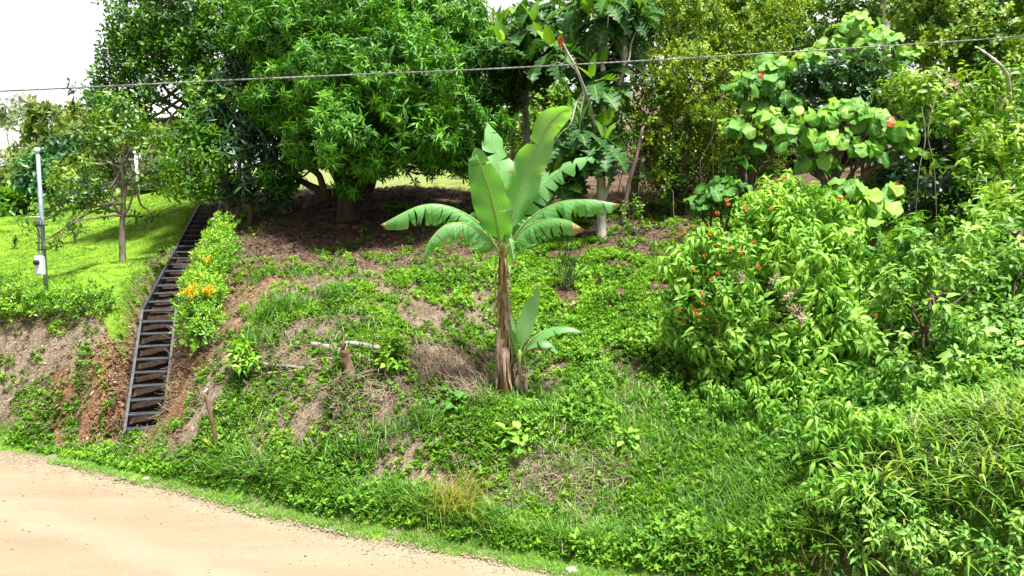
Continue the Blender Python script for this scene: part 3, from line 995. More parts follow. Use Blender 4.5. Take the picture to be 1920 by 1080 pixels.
# ------------------------------------------------------------------ meter pole
def meter_pole():
    b = G(88, 562)
    Y = b[1]
    t = thing('meter_pole', 'slim grey steel service pole with a white electricity meter box, standing behind the hedge', 'utility pole', b)
    top = P(87, 283, Y)
    mb = MB(); tube(mb, [b - [0, 0, .2], [b[0], Y, top[2]]], [.04, .036], 12); mb.build('pole', M['galv'], t)
    mb = MB(); tube(mb, [[b[0], Y, top[2] - .03], [b[0], Y, top[2] + .05], [b[0], Y, top[2] + .062]], [.046, .046, .026], 12); mb.build('pole_cap', M['white'], t)
    c = P(82.5, 497, Y)
    bx = MB(); box(bx, c[0] - .015, Y - .1, c[2], .16, .1, .36, None, .012); bo = bx.build('meter_box', M['meterbox'], t, smooth=False)
    m = MB(); a = np.array([c[0] - .035, Y - .15, c[2] + .06]); tube(m, [a, a + [0, -.05, 0], a + [0, -.065, 0]], [.05, .05, .035], 14); m.build('meter', M['black'], bo, base=b)
    m = MB(); box(m, c[0] - .015, Y - .155, c[2] - .1, .1, .012, .1, None, .003); m.build('meter_door', M['white'], bo, base=b, smooth=False)
    for px in (78, 84.5):
        mb = MB(); q0, q1 = P(px, 480, Y), P(px, 413, Y)
        tube(mb, [[q0[0], Y - .09, q0[2]], [q1[0], Y - .09, q1[2]], [q1[0] - .02, Y - .13, q1[2] + .06], [q1[0] - .03, Y - .19, q1[2] + .05]], [.016, .016, .02, .024], 8)
        mb.build('conduit', M['galv'], t)
    for py in (422, 468):
        q = P(84, py, Y)
        mb = MB(); box(mb, (q[0] + b[0]) / 2 - .01, Y - .05, q[2], .17, .13, .02, None, .004); mb.build('clamp', M['black'], t, smooth=False)
    c2 = [[P(77, 416, Y)[0], Y - .2, P(77, 416, Y)[2]], P(74, 440, Y - .1), P(80, 455, Y - .05), [b[0], Y - .05, P(85, 425, Y)[2]]]
    mb = MB(); tube(mb, smooth_path(c2, 5), .007, 5); mb.build('wire', M['black'], t)


meter_pole()

# overhead cable: three cores twisted together
pts = []
A, B = P(-700, 196, 9.0), P(2600, 45, 9.0)
ctrl = [P(-700, 200, 9), P(0, 171, 9), P(480, 148, 9), P(960, 127, 9), P(1440, 100, 9), P(1920, 68, 9), P(2600, 10, 9)]
path = smooth_path(ctrl, 120)
s = np.concatenate([[0], np.cumsum(np.linalg.norm(np.diff(path, axis=0), axis=1))])
mb = MB()
for ph, tn in ((0, .2), (2.09, .5), (4.19, .9)):
    off = np.stack([0 * s, np.cos(s * 28 + ph) * .005, np.sin(s * 28 + ph) * .005], 1)
    tube(mb, path + off, .0046, 5, tone=tn, cap=False)
tag(mb.build('overhead_cable', M['cable']), 'thin twisted grey overhead cable strung across the whole view', 'cable')


# ------------------------------------------------------------------ trees
def trunk_taper(pts, r, sides=10):
    mb = MB()
    tube(mb, smooth_path(pts, 5), r, sides, rough=.12)
    return mb


rosette = [sprig(15, .215, .044, -30, 50, .12, 3, 'lance', .45, .3, ltone=.16) for _ in range(7)]
rosette_pend = [sprig(11, .28, .055, -60, 10, .12, 3, 'lance', .35, .3, ltone=.16) for _ in range(6)]


def big_mango():
    b = G(652, 412)
    t = thing('broad_mango_tree', 'broad dense dark green tree with a low fork and drooping leaf rosettes, shading bare earth', 'tree', b)
    Y0 = b[1]
    L = lobes_of([(560, 50, Y0, 105), (690, 15, Y0 - .3, 115), (810, 55, Y0, 105), (880, 140, Y0, 75), (905, 240, Y0 - .2, 52), (890, 300, Y0, 40), (625, 150, Y0 - 1.6, 100), (745, 145, Y0 - 1.8, 105), (545, 190, Y0 - .6, 75),
                  (650, 245, Y0 - 2.4, 82), (770, 245, Y0 - 1.9, 78), (840, 215, Y0 - 1, 62), (580, 278, Y0 - 1.4, 46), (705, 298, Y0 - 2.2, 42), (790, 300, Y0 - 1.3, 42), (850, 285, Y0 - .6, 40), (655, 348, Y0 - 1.6, 22), (620, 100, Y0 + 2.2, 130), (770, 110, Y0 + 2.2, 130), (690, 230, Y0 + 2, 100), (500, 90, Y0 + .6, 75), (530, 330, Y0 - .6, 32)])
    mb = MB()
    crown(mb, L, rosette, 38, (.62, 1.02), up=.55, outw=.8, inner=.25, tone=(.3, .85), lob=.14, lump=.8, gap=.41, gf=1.3)
    crown(mb, L, rosette_pend, 2.5, (.8, 1.2), up=.3, outw=.7, inner=.6, tone=(.1, .5))
    mb.build('crown', M['mango'], t)
    tb = MB()
    top = b + np.array([0, 0, .75])
    tube(tb, smooth_path([b - [0, 0, .25], b + [.02, 0, .25], top], 4), [.36, .27, .24], 12, rough=.15)
    for q in ((565, 290, Y0 - 1), (600, 240, Y0 - .8), (640, 240, Y0 - 1.4), (690, 270, Y0 - 1.2), (740, 250, Y0 - 1), (700, 200, Y0 + 1), (600, 200, Y0 + 1.2), (820, 240, Y0), (510, 300, Y0 - .4)):
        p = wob(top - [0, 0, rng.uniform(0, .45)], P(*q), 6, .06, -.05)
        tube(tb, p, [.13, .05], 8, cap=False, rough=.1)
        for k in range(4):
            s0 = p[rng.integers(len(p) // 3, len(p))]
            c, r = L[rng.integers(0, len(L))]
            if np.linalg.norm(c - s0) < 3:
                tube(tb, wob(s0, c, 5, .07), [.05, .012], 5, cap=False)
    tb.build('trunk', M['bark_dark'], t)


big_mango()


def dark_mango():
    b = G(432, 440)
    t = thing('grey_green_tree', 'dusky grey-green tree with shade-toned hanging narrow leaves between the staircase and the broad dense tree', 'tree', b)
    Y0 = b[1] + .2
    L = lobes_of([(478, 170, Y0 + .6, 75), (505, 270, Y0 + .2, 62), (455, 300, Y0, 58), (520, 345, Y0, 38), (430, 240, Y0 + .4, 55), (480, 355, Y0 - .2, 38), (540, 230, Y0 + .8, 50), (440, 350, Y0, 34)])
    mb = MB()
    crown(mb, L, rosette_pend, 14, (.75, 1.1), up=.25, outw=.8, inner=.3, tone=(.2, .6))
    mb.build('crown', M['mango_shaded'], t)
    tb = MB()
    for dx, q in ((-.12, (425, 300, Y0)), (.1, (450, 280, Y0)), (.35, (500, 260, Y0 + .3))):
        p0 = on(b[0] + dx, b[1] + abs(dx)) - [0, 0, .15]
        p1 = P(*q)
        p = wob(p0, p1, 6, .03)
        tube(tb, p, [.075, .04], 8, rough=.12)
        limbs(tb, p[-1], L, .04, .012, 1, .06, sel=range(0, 8, 2))
    tb.build('trunk', M['bark'], t)


dark_mango()

whorl = [sprig(8, .16, .07, -15, 55, .12, 3, 'obov', .25, .25, ltone=.2, pet=.02) for _ in range(6)]


def tall_tree():
    b = G(418, 398)
    b = on(b[0] + .1, 21.5)
    t = thing('tall_broadleaf_tree', 'tall open-crowned tree over the lawn and staircase, sky showing through its leaves', 'tree', b)
    Y0 = 20.3
    L = lobes_of([(275, 35, Y0, 68), (360, 5, Y0, 85), (450, 25, Y0 - .3, 75), (238, 120, Y0, 45), (205, 165, Y0, 42), (158, 180, Y0, 26), (410, 95, Y0 - .6, 66), (300, 152, Y0 - .6, 40), (355, 150, Y0 - .8, 40), (325, 105, Y0 - .3, 48), (265, 95, Y0 - .3, 44), (220, 205, Y0 - .2, 34), (290, 195, Y0 + .6, 26), (360, 195, Y0 + .4, 24), (425, 185, Y0 - 1, 58),
                  (385, 245, Y0 - 1.3, 40), (400, 290, Y0 - 1.8, 48), (345, 300, Y0 - 1.8, 40), (315, 266, Y0 - 1, 26), (365, 350, Y0 - 2, 30), (330, 355, Y0 - 2, 24), (300, 330, Y0 - 1.6, 28), (245, 180, Y0 - .4, 30), (330, 60, Y0 + 1.6, 60), (500, 20, Y0 + 1, 60), (420, -60, Y0, 80), (300, -50, Y0, 60), (255, 240, Y0 - .5, 26), (225, 80, Y0, 34), (395, 365, Y0 - 1.5, 20)])
    mb = MB()
    crown(mb, L, whorl, 30, (.7, 1.2), up=.6, outw=.6, inner=.35, tone=(.2, .75), lob=.2, lump=.6, gap=.33)
    mb.build('crown', M['tall'], t)
    tb = MB()
    m1, m2 = P(405, 250, 20.8), P(385, 120, 20.4)
    p = smooth_path([b - [0, 0, .2], P(412, 330, 21.2), m1, m2, P(370, 20, 20.3)], 5)
    tube(tb, p, [.2, .15, .1, .05], 9, rough=.1)
    limbs(tb, [p[8], p[12], p[16], p[14]], L, .06, .014, 2, .06)
    tb.build('trunk', M['bark'], t)


tall_tree()
whorl_s = [sprig(7, .15, .065, -25, 40, .1, 3, 'obov', .3, .25, ltone=.22, pet=.02) for _ in range(6)]


def lawn_tree():
    b = G(230, 490)
    Y0 = b[1]
    t = thing('lawn_tree', 'small spreading tree with a lichen-spotted trunk standing alone on the lawn', 'tree', b)
    L = lobes_of([(235, 255, Y0, 46), (185, 275, Y0, 38), (285, 270, Y0 - .2, 36), (150, 300, Y0 - .3, 34), (115, 335, Y0 - .6, 28), (215, 320, Y0 + .5, 32), (180, 355, Y0 - .4, 24), (255, 330, Y0, 26), (95, 385, Y0 - .8, 24), (60, 420, Y0 - .8, 18), (130, 420, Y0 - 1, 17), (105, 455, Y0 - 1, 14), (140, 380, Y0 - .6, 18), (285, 412, Y0 + .2, 13), (255, 405, Y0 + .1, 10), (300, 345, Y0 + .2, 22), (225, 215, Y0 + .3, 38), (190, 230, Y0 + .4, 34), (165, 385, Y0, 14), (200, 395, Y0 - .2, 12), (75, 455, Y0 - .9, 10)])
    mb = MB()
    crown(mb, L, whorl_s, 22, (.65, 1.1), up=.5, outw=.5, inner=.4, tone=(.15, .8), lob=.25, lump=.7, gap=.3)
    mb.build('crown', M['lawn_tree'], t)
    tb = MB()
    p = smooth_path([b - [0, 0, .15], P(229, 430, Y0), P(232, 370, Y0), P(230, 300, Y0), P(236, 220, Y0)], 5)
    tube(tb, p, [.075, .06, .05, .04, .02], 9, rough=.12)
    limbs(tb, [p[9], p[12], p[7], p[14]], L, .03, .008, 2, .06, .06)
    tb.build('trunk', M['bark_grey'], t)
    # sapling in the back of the lawn
    b = G(141, 457)
    t = thing('sapling', 'thin bare-stemmed sapling farther back on the lawn', 'tree', b)
    q = P(139, 385, b[1])
    tb = MB(); tube(tb, wob(b - [0, 0, .1], q, 5, .02), [.04, .025], 7); tb.build('trunk', M['bark'], t)
    L = lobes_of([(138, 375, b[1], 16), (150, 360, b[1], 14), (125, 365, b[1], 13)])
    mb = MB(); crown(mb, L, whorl_s, 22, (.7, 1.1), tone=(.2, .6)); mb.build('crown', M['lawn_tree'], t)


lawn_tree()

# ---------------------------------------------------------------- plants at the back of the lawn and far trees
drop = [sprig(9, .3, .11, -50, 10, .15, 3, 'ovate', .4, .25, ltone=.2) for _ in range(5)]
far_s = [sprig(10, .35, .2, -20, 60, .3, 2, 'ovate', .2, .25, ltone=.22) for _ in range(5)]
far_l = [sprig(10, .7, .35, -20, 60, .6, 2, 'ovate', .2, .25, ltone=.22) for _ in range(5)]


def plain_tree(name, label, cat, base, lob, temps, dens, mat, bark='bark', r=.15, part='crown', tone=(.2, .75), group=None, up=.5, outw=.6, sc=(.75, 1.3), under=1.0, stem='trunk', inner=.2, lump=.5, ysq=1.0, minz=.1, gap=.35, gf=1.1):
    t = thing(name, label, cat, base, group)
    L = lobes_of(lob, ysq)
    mb = MB(); crown(mb, L, temps, dens, sc, up=up, outw=outw, inner=inner, tone=tone, under=under, lump=lump, minz=minz, gap=gap, gf=gf); mb.build(part, M[mat], t)
    tb = MB()
    cz = max(c[2] for c, q in L)
    cx = np.mean([c for c, q in L], axis=0)
    top = np.array([cx[0], cx[1], base[2] + (cz - base[2]) * .6])
    p = wob(np.asarray(base) - [0, 0, .2], top, 6, .02)
    tube(tb, p, [r, r * .5], 8, rough=.1)
    limbs(tb, [p[len(p) // 2], p[-1], p[-4]], L, r * .35, r * .08, 1, .06)
    tb.build(stem, M[bark], t)
    return t


plain_tree('round_bush', 'rounded blue-green bush at the far top of the lawn behind the grey pole', 'bush', G(100, 392), [(75, 315, 29, 38), (110, 290, 29, 34), (60, 345, 28.6, 30), (120, 335, 28.6, 38), (85, 360, 28.4, 26), (135, 300, 29.5, 30)], drop, 9, 'bluegreen', r=.14)
plain_tree('far_hedge', 'dark trimmed hedge at the upper left edge of the lawn', 'hedge', G(5, 404), [(-10, 385, 29.5, 24), (15, 385, 29.5, 21), (40, 378, 30, 22), (55, 370, 30, 20), (-40, 385, 29.5, 26)], far_s, 14, 'tall', r=.06, stem='stem')
plain_tree('yellow_green_bush', 'yellow-green bush on the rise at the left edge of the view', 'bush', on(-27, 38), [(10, 320, 38, 36), (-20, 330, 38, 45), (30, 340, 37, 26), (10, 350, 37, 30)], far_s, 7, 'far', r=.1)
ft = [
    (110, 232, 48, [(105, 235, 48, 38), (75, 260, 48, 30), (125, 275, 47, 34), (85, 215, 48, 22), (60, 300, 47, 28)], 'feathery olive tree beyond the lawn, left of the tall open-crowned tree'),
    (170, 240, 44, [(170, 230, 44, 36), (150, 265, 43, 34), (195, 270, 43, 34), (185, 205, 44, 22), (160, 310, 42, 36), (210, 320, 42, 36)], 'bushy yellowish tree beyond the lawn, partly behind the lone lawn tree'),
    (225, 350, 36, [(225, 345, 36, 26), (195, 352, 36, 22), (260, 350, 36, 24), (165, 355, 36, 20), (285, 358, 35, 18)], 'low bushy tree along the top of the lawn, behind the lone lawn tree'),
    (260, 300, 46, [(250, 270, 46, 40), (290, 300, 46, 40), (270, 345, 45, 36), (320, 290, 46, 36), (350, 330, 46, 36)], 'hazy green tree behind the house roof'),
]
for px, py, Y, lob, lab in ft:
    b = on(P(px, py, Y)[0], Y)
    plain_tree('far_tree', lab, 'tree', b, lob, far_s, 7, 'far', r=.16, group='trees beyond the lawn')
for i, (px, top, Y, lab) in enumerate([(12, 196, 75, 'pale wispy tree at the far left edge against the sky'), (38, 185, 78, 'tallest pale wispy tree against the sky at left'), (62, 200, 74, 'pale wispy tree against the sky, just left of the olive tree')]):
    b = on(P(px, 300, Y)[0], Y)
    plain_tree('wispy_tree', lab, 'tree', b, [(px, top + 6, Y, 10), (px - 7, top + 20, Y, 9), (px + 8, top + 25, Y, 9), (px + 2, top + 42, Y, 7)], far_l, 2.0, 'pale', 'bark_pale', r=.12, group='pale wispy trees in the distance')


def house():
    b = on(P(318, 300, 33)[0], 33.5)
    t = thing('house', 'house with a pale green sheet roof glimpsed between the tree leaves', 'house', b)
    zr = P(310, 216, 33)[2]
    wx = 1.7
    mb = MB()
    # corrugated sheet, ridge along X
    n = 120
    xs = np.linspace(-wx, wx, n)
    for sg in (-1, 1):
        a = np.stack([b[0] + xs, np.full(n, b[1] - sg * 2.6), zr - .35 + .03 * np.sin(np.arange(n) * PI / 2)], 1)
        c = np.stack([b[0] + xs, np.full(n, b[1]), zr + .75 + .03 * np.sin(np.arange(n) * PI / 2)], 1)
        V = np.vstack([a, c]); i = np.arange(n - 1)
        mb.add(V, np.vstack([np.stack([i, i + 1, i + n + 1], 1), np.stack([i, i + n + 1, i + n], 1)]))
    mb.build('roof', M['roof'], t, smooth=False)
    mb = MB(); box(mb, b[0], b[1], (b[2] + zr - .4) / 2, 2 * wx - .6, 4.4, zr - .4 - b[2] + .6, None, .02); w = mb.build('wall', M['wall'], t, smooth=False)
    for dx in (-.8, .8):
        f = MB(); box(f, b[0] + dx, b[1] - 2.22, zr - 1.5, .8, .06, 1.1, None, .01); o = f.build('window', M['white'], t, smooth=False)
        f = MB(); box(f, b[0] + dx, b[1] - 2.262, zr - 1.5, .66, .02, .94, None, .005); f.build('pane', M['black'], o, base=b, smooth=False)


house()
b = G(259, 372)
t = thing('white_post', 'white post half hidden behind the lone lawn tree', 'post', b)
mb = MB(); q = P(258, 288, b[1]); tube(mb, [b - [0, 0, .2], [b[0], b[1], q[2]]], [.07, .06], 10); mb.build('shaft', M['white'], t)
mb = MB(); box(mb, b[0], b[1], q[2] + .05, .17, .17, .1, None, .02); mb.build('post_cap', M['white'], t, smooth=False)
b = G(28, 466)
mb = MB()
sp = [sprig(12, .16, .05, 40, 75, .22, 2, 'lance', .1, .3) for _ in range(2)]
scatter(mb, sp, np.array([b, b + [.03, 0, .06]]), frameZ(np.array([[0, 0, 1.], [.1, 0, 1]])), 1.0, .3)
tag(mb.build('withered_plant', M['litter'], base=b), 'small withered brown plant standing on the lawn', 'plant')

# ---------------------------------------------------------------- hedges
hl = [sprig(9, .075, .038, 5, 65, .12, 2, 'ovate', .2, .25, ltone=.22) for _ in range(6)]


def hedge_bush(name, label, lob, dens=95, mat='hedge', group=None, base=None, cat='shrub'):
    t = thing(name, label, cat, base, group)
    L = lobes_of(lob)
    mb = MB(); crown(mb, L, hl, dens, (.7, 1.3), up=.7, outw=.6, inner=.25, tone=(.25, .75), minz=.02, lump=.5); mb.build('foliage', M[mat], t)
    tb = MB()
    for k in range(7):
        p0 = on(base[0] + rng.uniform(-.3, .3), base[1] + rng.uniform(-.1, .1)) - [0, 0, .05]
        c, r = L[k % len(L)]
        tube(tb, wob(p0, c + rng.normal(0, .3, 3) * r, 5, .06), [.016, .006], 5, cap=False)
        tb.build('stem', M['bark'], t); tb = MB()
    return t


hedge_bush('hedge_shrub', 'leafy hedge shrub on the bank top at the left edge of the view', [(15, 545, 14.1, 30), (-20, 560, 14.1, 36), (45, 560, 14.0, 30), (70, 572, 13.9, 24), (30, 580, 13.9, 24), (-60, 560, 14.2, 36)], base=G(30, 606), group='hedge shrubs on the bank top')
hedge_bush('hedge_shrub', 'leafy hedge shrub on the bank top just right of the grey pole', [(125, 562, 13.9, 28), (160, 560, 13.9, 30), (190, 570, 13.8, 24), (105, 575, 13.9, 20), (150, 582, 13.7, 22), (205, 560, 13.9, 14)], base=G(150, 608), group='hedge shrubs on the bank top')


def stair_hedge():
    # row along the right-hand side of the stairs
    cs = [(370, 604, 12.8, 31), (366, 572, 13.2, 30), (388, 562, 13.5, 28), (376, 538, 14.0, 27), (395, 522, 14.5, 26), (387, 497, 15.0, 25), (406, 477, 15.5, 24), (402, 457, 16.1, 22), (415, 440, 16.7, 20), (418, 422, 17.3, 18), (376, 632, 12.5, 27), (402, 545, 13.9, 24), (414, 503, 15.0, 20), (423, 465, 16.2, 18), (394, 604, 12.9, 24)]
    b = G(375, 655)
    t = thing('clipped_hedge', 'bright green clipped hedge with yellow leaf tips running along the right of the staircase', 'hedge', b)
    L = lobes_of(cs)
    mb = MB(); crown(mb, L, hl, 120, (.7, 1.25), up=.7, outw=.6, inner=.2, tone=(.35, .9), minz=.02, lump=.4, gap=.2); mb.build('foliage', M['hedge'], t)
    yl = [sprig(12, .06, .022, 30, 75, .08, 2, 'lance', .1, .2) for _ in range(3)]
    for q, k in (((358, 553, 12.85), 14), ((390, 553, 13.15), 14), ((384, 492, 14.5), 5)):
        c = P(*q)
        m = MB()
        pos = c + rng.normal(0, 1, (k, 3)) * np.array([.055, .045, .05])
        scatter(m, yl, pos, frameZ(np.tile([0, -.3, 1.], (k, 1)) + rng.normal(0, .4, (k, 3))), rng.uniform(.8, 1.3, k), rng.uniform(.2, .8, k))
        m.build('yellow_tips', M['yellow'], t)
    tb = MB()
    for c, r in L:
        for k in range(3):
            p0 = on(c[0] + rng.uniform(-.15, .15), c[1] + rng.uniform(-.1, .1)) - [0, 0, .05]
            tube(tb, wob(p0, c + rng.normal(0, .1, 3), 4, .06), [.02, .008], 5, cap=False)
            tb.build('stem', M['bark'], t); tb = MB()


stair_hedge()


# ------------------------------------------------------------------ banana plants
def banana_leaf(parent, base, pts, hw, normal, droop=(.2, .2), torn=.3, brown=0.0, pet=.12, fold_tip=0.0, tone=.5, seg=.07, curl=0.0, mat='banana'):
    """blade with torn strips either side of a midrib that follows pts"""
    sp = smooth_path([P(*q) for q in pts], 14)
    s = np.concatenate([[0], np.cumsum(np.linalg.norm(np.diff(sp, axis=0), axis=1))])
    Ln = s[-1]

    def at(f):
        return np.array([np.interp(f * Ln, s, sp[:, i]) for i in range(3)])
    nrml = nrm(np.asarray(normal, float))
    mb = MB()
    mbb = MB()

    def frame(f):
        tg = nrm(at(min(f + .02, 1)) - at(max(f - .02, 0)))
        n = nrm(nrml - tg * np.dot(nrml, tg))
        return tg, n, np.cross(tg, n)

    def width(f):
        g = np.clip((f - pet) / (1 - pet), 0, 1)
        return hw * (np.sin(PI * np.clip(g, 0, 1) ** .75) ** .55 if 0 < g < 1 else 0)
    for si, sg in enumerate((-1, 1)):
        f = pet
        while f < 1:
            ln = rng.uniform(.4, 1.6) * seg
            f1 = min(f + ln, 1)
            if 1 - f1 < .015: f1 = 1
            jit = rng.normal(0, torn * .9)
            gap = min(.34, torn * rng.choice([.1, .4, 1.0, 1.8]))
            rag = rng.normal(0, .12)
            rows, cols = 4 if seg < .2 else 12, 6
            V, UV = [], []
            for a in range(rows):
                fr = f + (f1 - f) * a / (rows - 1)
                tg, n, sd = frame(fr)
                w = width(fr)
                for c in range(cols):
                    q = c / (cols - 1)
                    fc = fr + (np.mean([f, f1]) - fr) * gap * q * 2
                    ang = droop[si] * (.45 + .8 * q) + jit * q * .6
                    ang += curl * math.sin(fr * 26 + si * 1.7) * q
                    lag = (.16 + rag) * hw * q * q
                    pt = at(min(fc, 1)) + sd * sg * w * q * math.cos(ang) - n * w * q * math.sin(ang) + tg * lag
                    V.append(pt); UV.append((fc, sg * q))
            T = []
            for a in range(rows - 1):
                for c in range(cols - 1):
                    k = a * cols + c
                    T += [(k, k + 1, k + cols + 1), (k, k + cols + 1, k + cols)]
            tgt = mbb if (brown and f > 1 - brown) else mb
            tgt.add(V, T, tone + rng.uniform(-.08, .08), UV)
            f = f1
    o = mb.build('leaf', M[mat], parent, base)
    rb = MB()
    k = int(len(sp) * .97)
    tube(rb, sp[:k], [.02, .016, .008, .005, .002], 6, cap=False)
    rb.build('midrib', M['midrib'], o, base=base)
    if mbb.n:
        mbb.build('dry_tip', M['brown_tip'], o, base=base)
    return o


def strips(parent, base, c0, c1, r, n, lmin, lmax, w=.05):
    """dry sheaths hanging down round a stem"""
    for k in range(n):
        f = rng.uniform(.15, .95)
        p = c0 + (c1 - c0) * f
        a = rng.uniform(-PI, 0) if k % 4 else rng.uniform(0, PI)
        out = np.array([math.cos(a), math.sin(a), 0])
        sd = np.array([-out[1], out[0], 0])
        L = min(rng.uniform(lmin, lmax), max(.15, p[2] - base[2] - .03))
        m = 7
        V, UV = [], []
        ww = w * rng.uniform(.6, 1.5)
        tw = rng.normal(0, .5)
        for i in range(m):
            q = i / (m - 1)
            d = r * 1.08 + .05 * math.sin(q * 2.6) * rng.uniform(.7, 1.3) + .01
            sdd = nrm(sd * math.cos(tw * q) + out * math.sin(tw * q))
            wq = ww * (1 - .55 * q) * rng.uniform(.8, 1.1)
            cpt = p + out * d - np.array([0, 0, L * q]) + sd * rng.normal(0, .006)
            V += [cpt - sdd * wq - out * .012, cpt, cpt + sdd * wq - out * .012]
        T = []
        for i in range(m - 1):
            a0 = i * 3
            T += [(a0, a0 + 1, a0 + 4), (a0, a0 + 4, a0 + 3), (a0 + 1, a0 + 2, a0 + 5), (a0 + 1, a0 + 5, a0 + 4)]
        mb = MB(); mb.add(V, T)
        mb.build('dry_sheath', M['dryleaf'], parent, base)


def banana():
    b = G(948, 748)
    Y = b[1]
    t = thing('banana_plant', 'tall banana plant with wide torn leaves and a stem wrapped in dry sheaths', 'banana plant', b)
    b = np.array(b)
    top = P(943, 452, Y)
    mb = MB()
    tube(mb, smooth_path([b - [0, 0, .1], P(946, 690, Y), P(944, 600, Y), P(942, 520, Y), top], 6), [.1, .085, .075, .062, .045], 14, rough=.08)
    mb.build('pseudostem', M['sheath'], t)
    nc = (0, -1, .25)
    banana_leaf(t, b, [(944, 470, Y), (962, 405, Y - .05), (990, 320, Y - .1), (1022, 245, Y - .25), (1050, 212, Y - .4), (1071, 206, Y - .65)], .25, (-.35, -1, .1), (-.7, .55), .03, pet=.1, seg=.5, curl=.34, tone=.75)
    banana_leaf(t, b, [(941, 470, Y), (945, 400, Y + .1), (938, 320, Y + .15), (922, 255, Y + .2), (911, 226, Y + .25)], .25, (.2, -1, .35), (-.1, .4), .1, pet=.1, seg=.14, curl=.25, tone=.7)
    banana_leaf(t, b, [(938, 470, Y - .05), (930, 410, Y - .35), (912, 340, Y - .6), (896, 298, Y - .7), (888, 284, Y - .6)], .27, (.15, 1, .35), (.25, .05), .04, pet=.08, seg=.5, curl=.12, tone=.35)
    banana_leaf(t, b, [(946, 470, Y), (972, 410, Y + .05), (1020, 345, Y + .1), (1066, 312, Y), (1113, 297, Y - .1)], .22, (-.3, -.75, .65), (.35, .3), .25, pet=.12, seg=.08, tone=.6)
    banana_leaf(t, b, [(948, 475, Y), (985, 418, Y - .2), (1040, 382, Y - .35), (1100, 374, Y - .5), (1158, 382, Y - .6)], .32, (0, -.25, 1), (1.15, 1.25), .3, brown=.06, pet=.14, seg=.07, tone=.55)
    banana_leaf(t, b, [(948, 480, Y), (980, 432, Y - .4), (1020, 412, Y - .6), (1060, 412, Y - .75), (1092, 428, Y - .85)], .3, (.1, -.3, 1), (1.15, 1.25), .3, brown=.13, pet=.15, seg=.08, tone=.5)
    banana_leaf(t, b, [(938, 478, Y), (905, 425, Y - .2), (850, 390, Y - .3), (790, 385, Y - .35), (716, 420, Y - .4)], .33, (0, -.25, 1), (1.25, 1.15), .3, brown=.05, pet=.14, seg=.06, tone=.6)
    banana_leaf(t, b, [(940, 485, Y), (918, 448, Y - .35), (880, 421, Y - .5), (838, 421, Y - .6), (808, 448, Y - .65), (795, 476, Y - .65)], .33, (.1, -.3, 1), (1.2, 1.1), .3, pet=.16, seg=.06, tone=.6)
    banana_leaf(t, b, [(944, 455, Y - .1), (948, 440, Y - .25), (956, 452, Y - .38), (962, 482, Y - .4), (963, 496, Y - .38)], .16, (0, -1, .5), (.9, .9), .45, brown=.12, pet=.2, seg=.06, tone=.7)
    banana_leaf(t, b, [(938, 465, Y), (920, 425, Y + .25), (905, 405, Y + .45), (890, 398, Y + .6), (870, 410, Y + .7)], .22, (-.2, -.5, 1), (.7, .7), .25, pet=.15, seg=.08, tone=.4)
    banana_leaf(t, b, [(948, 465, Y), (965, 430, Y + .3), (985, 412, Y + .5), (1010, 405, Y + .7), (1035, 420, Y + .8)], .22, (.2, -.5, 1), (.7, .7), .25, pet=.15, seg=.08, tone=.4)
    strips(t, b, b + [0, 0, .1], P(942, 560, Y), .08, 18, .3, .7, .032)
    strips(t, b, P(944, 600, Y), P(942, 475, Y), .06, 14, .25, .6, .022)
    # sucker
    b2 = G(978, 748)
    t2 = thing('banana_sucker', 'young banana sucker with four small leaves beside the tall banana stem', 'banana plant', b2)
    Y = b2[1]
    tp = P(974, 655, Y)
    mb = MB(); tube(mb, smooth_path([b2 - [0, 0, .08], P(976, 710, Y), tp], 5), [.065, .045, .026], 10, rough=.1); mb.build('pseudostem', M['midrib'], t2)
    banana_leaf(t2, b2, [(974, 668, Y), (982, 622, Y - .02), (994, 580, Y - .02), (1008, 545, Y - .04)], .125, (-.15, -1, .2), (.05, .1), .03, pet=.12, seg=.5, tone=.75)
    banana_leaf(t2, b2, [(972, 668, Y), (966, 620, Y + .05), (956, 580, Y + .08), (944, 547, Y + .1)], .085, (.8, -.7, .3), (.3, .3), .05, pet=.12, seg=.3, tone=.7)
    banana_leaf(t2, b2, [(972, 675, Y), (962, 640, Y - .1), (954, 612, Y - .12), (949, 600, Y - .12)], .08, (.3, 1, .3), (.3, .3), .05, pet=.12, seg=.3, tone=.4)
    banana_leaf(t2, b2, [(977, 668, Y), (1000, 634, Y - .1), (1035, 617, Y - .15), (1065, 614, Y - .2), (1090, 622, Y - .22)], .115, (0, -.55, 1), (.35, .3), .05, pet=.18, seg=.3, tone=.6)
    banana_leaf(t2, b2, [(978, 672, Y), (995, 645, Y - .25), (1015, 638, Y - .35), (1032, 646, Y - .42), (1045, 662, Y - .45)], .11, (.1, -.5, 1), (.4, .3), .08, pet=.25, seg=.25, tone=.7)
    strips(t2, np.array(b2), np.array(b2) + [0, 0, .15], P(976, 660, Y), .05, 12, .2, .55, .03)


rng = np.random.default_rng(23)
banana()


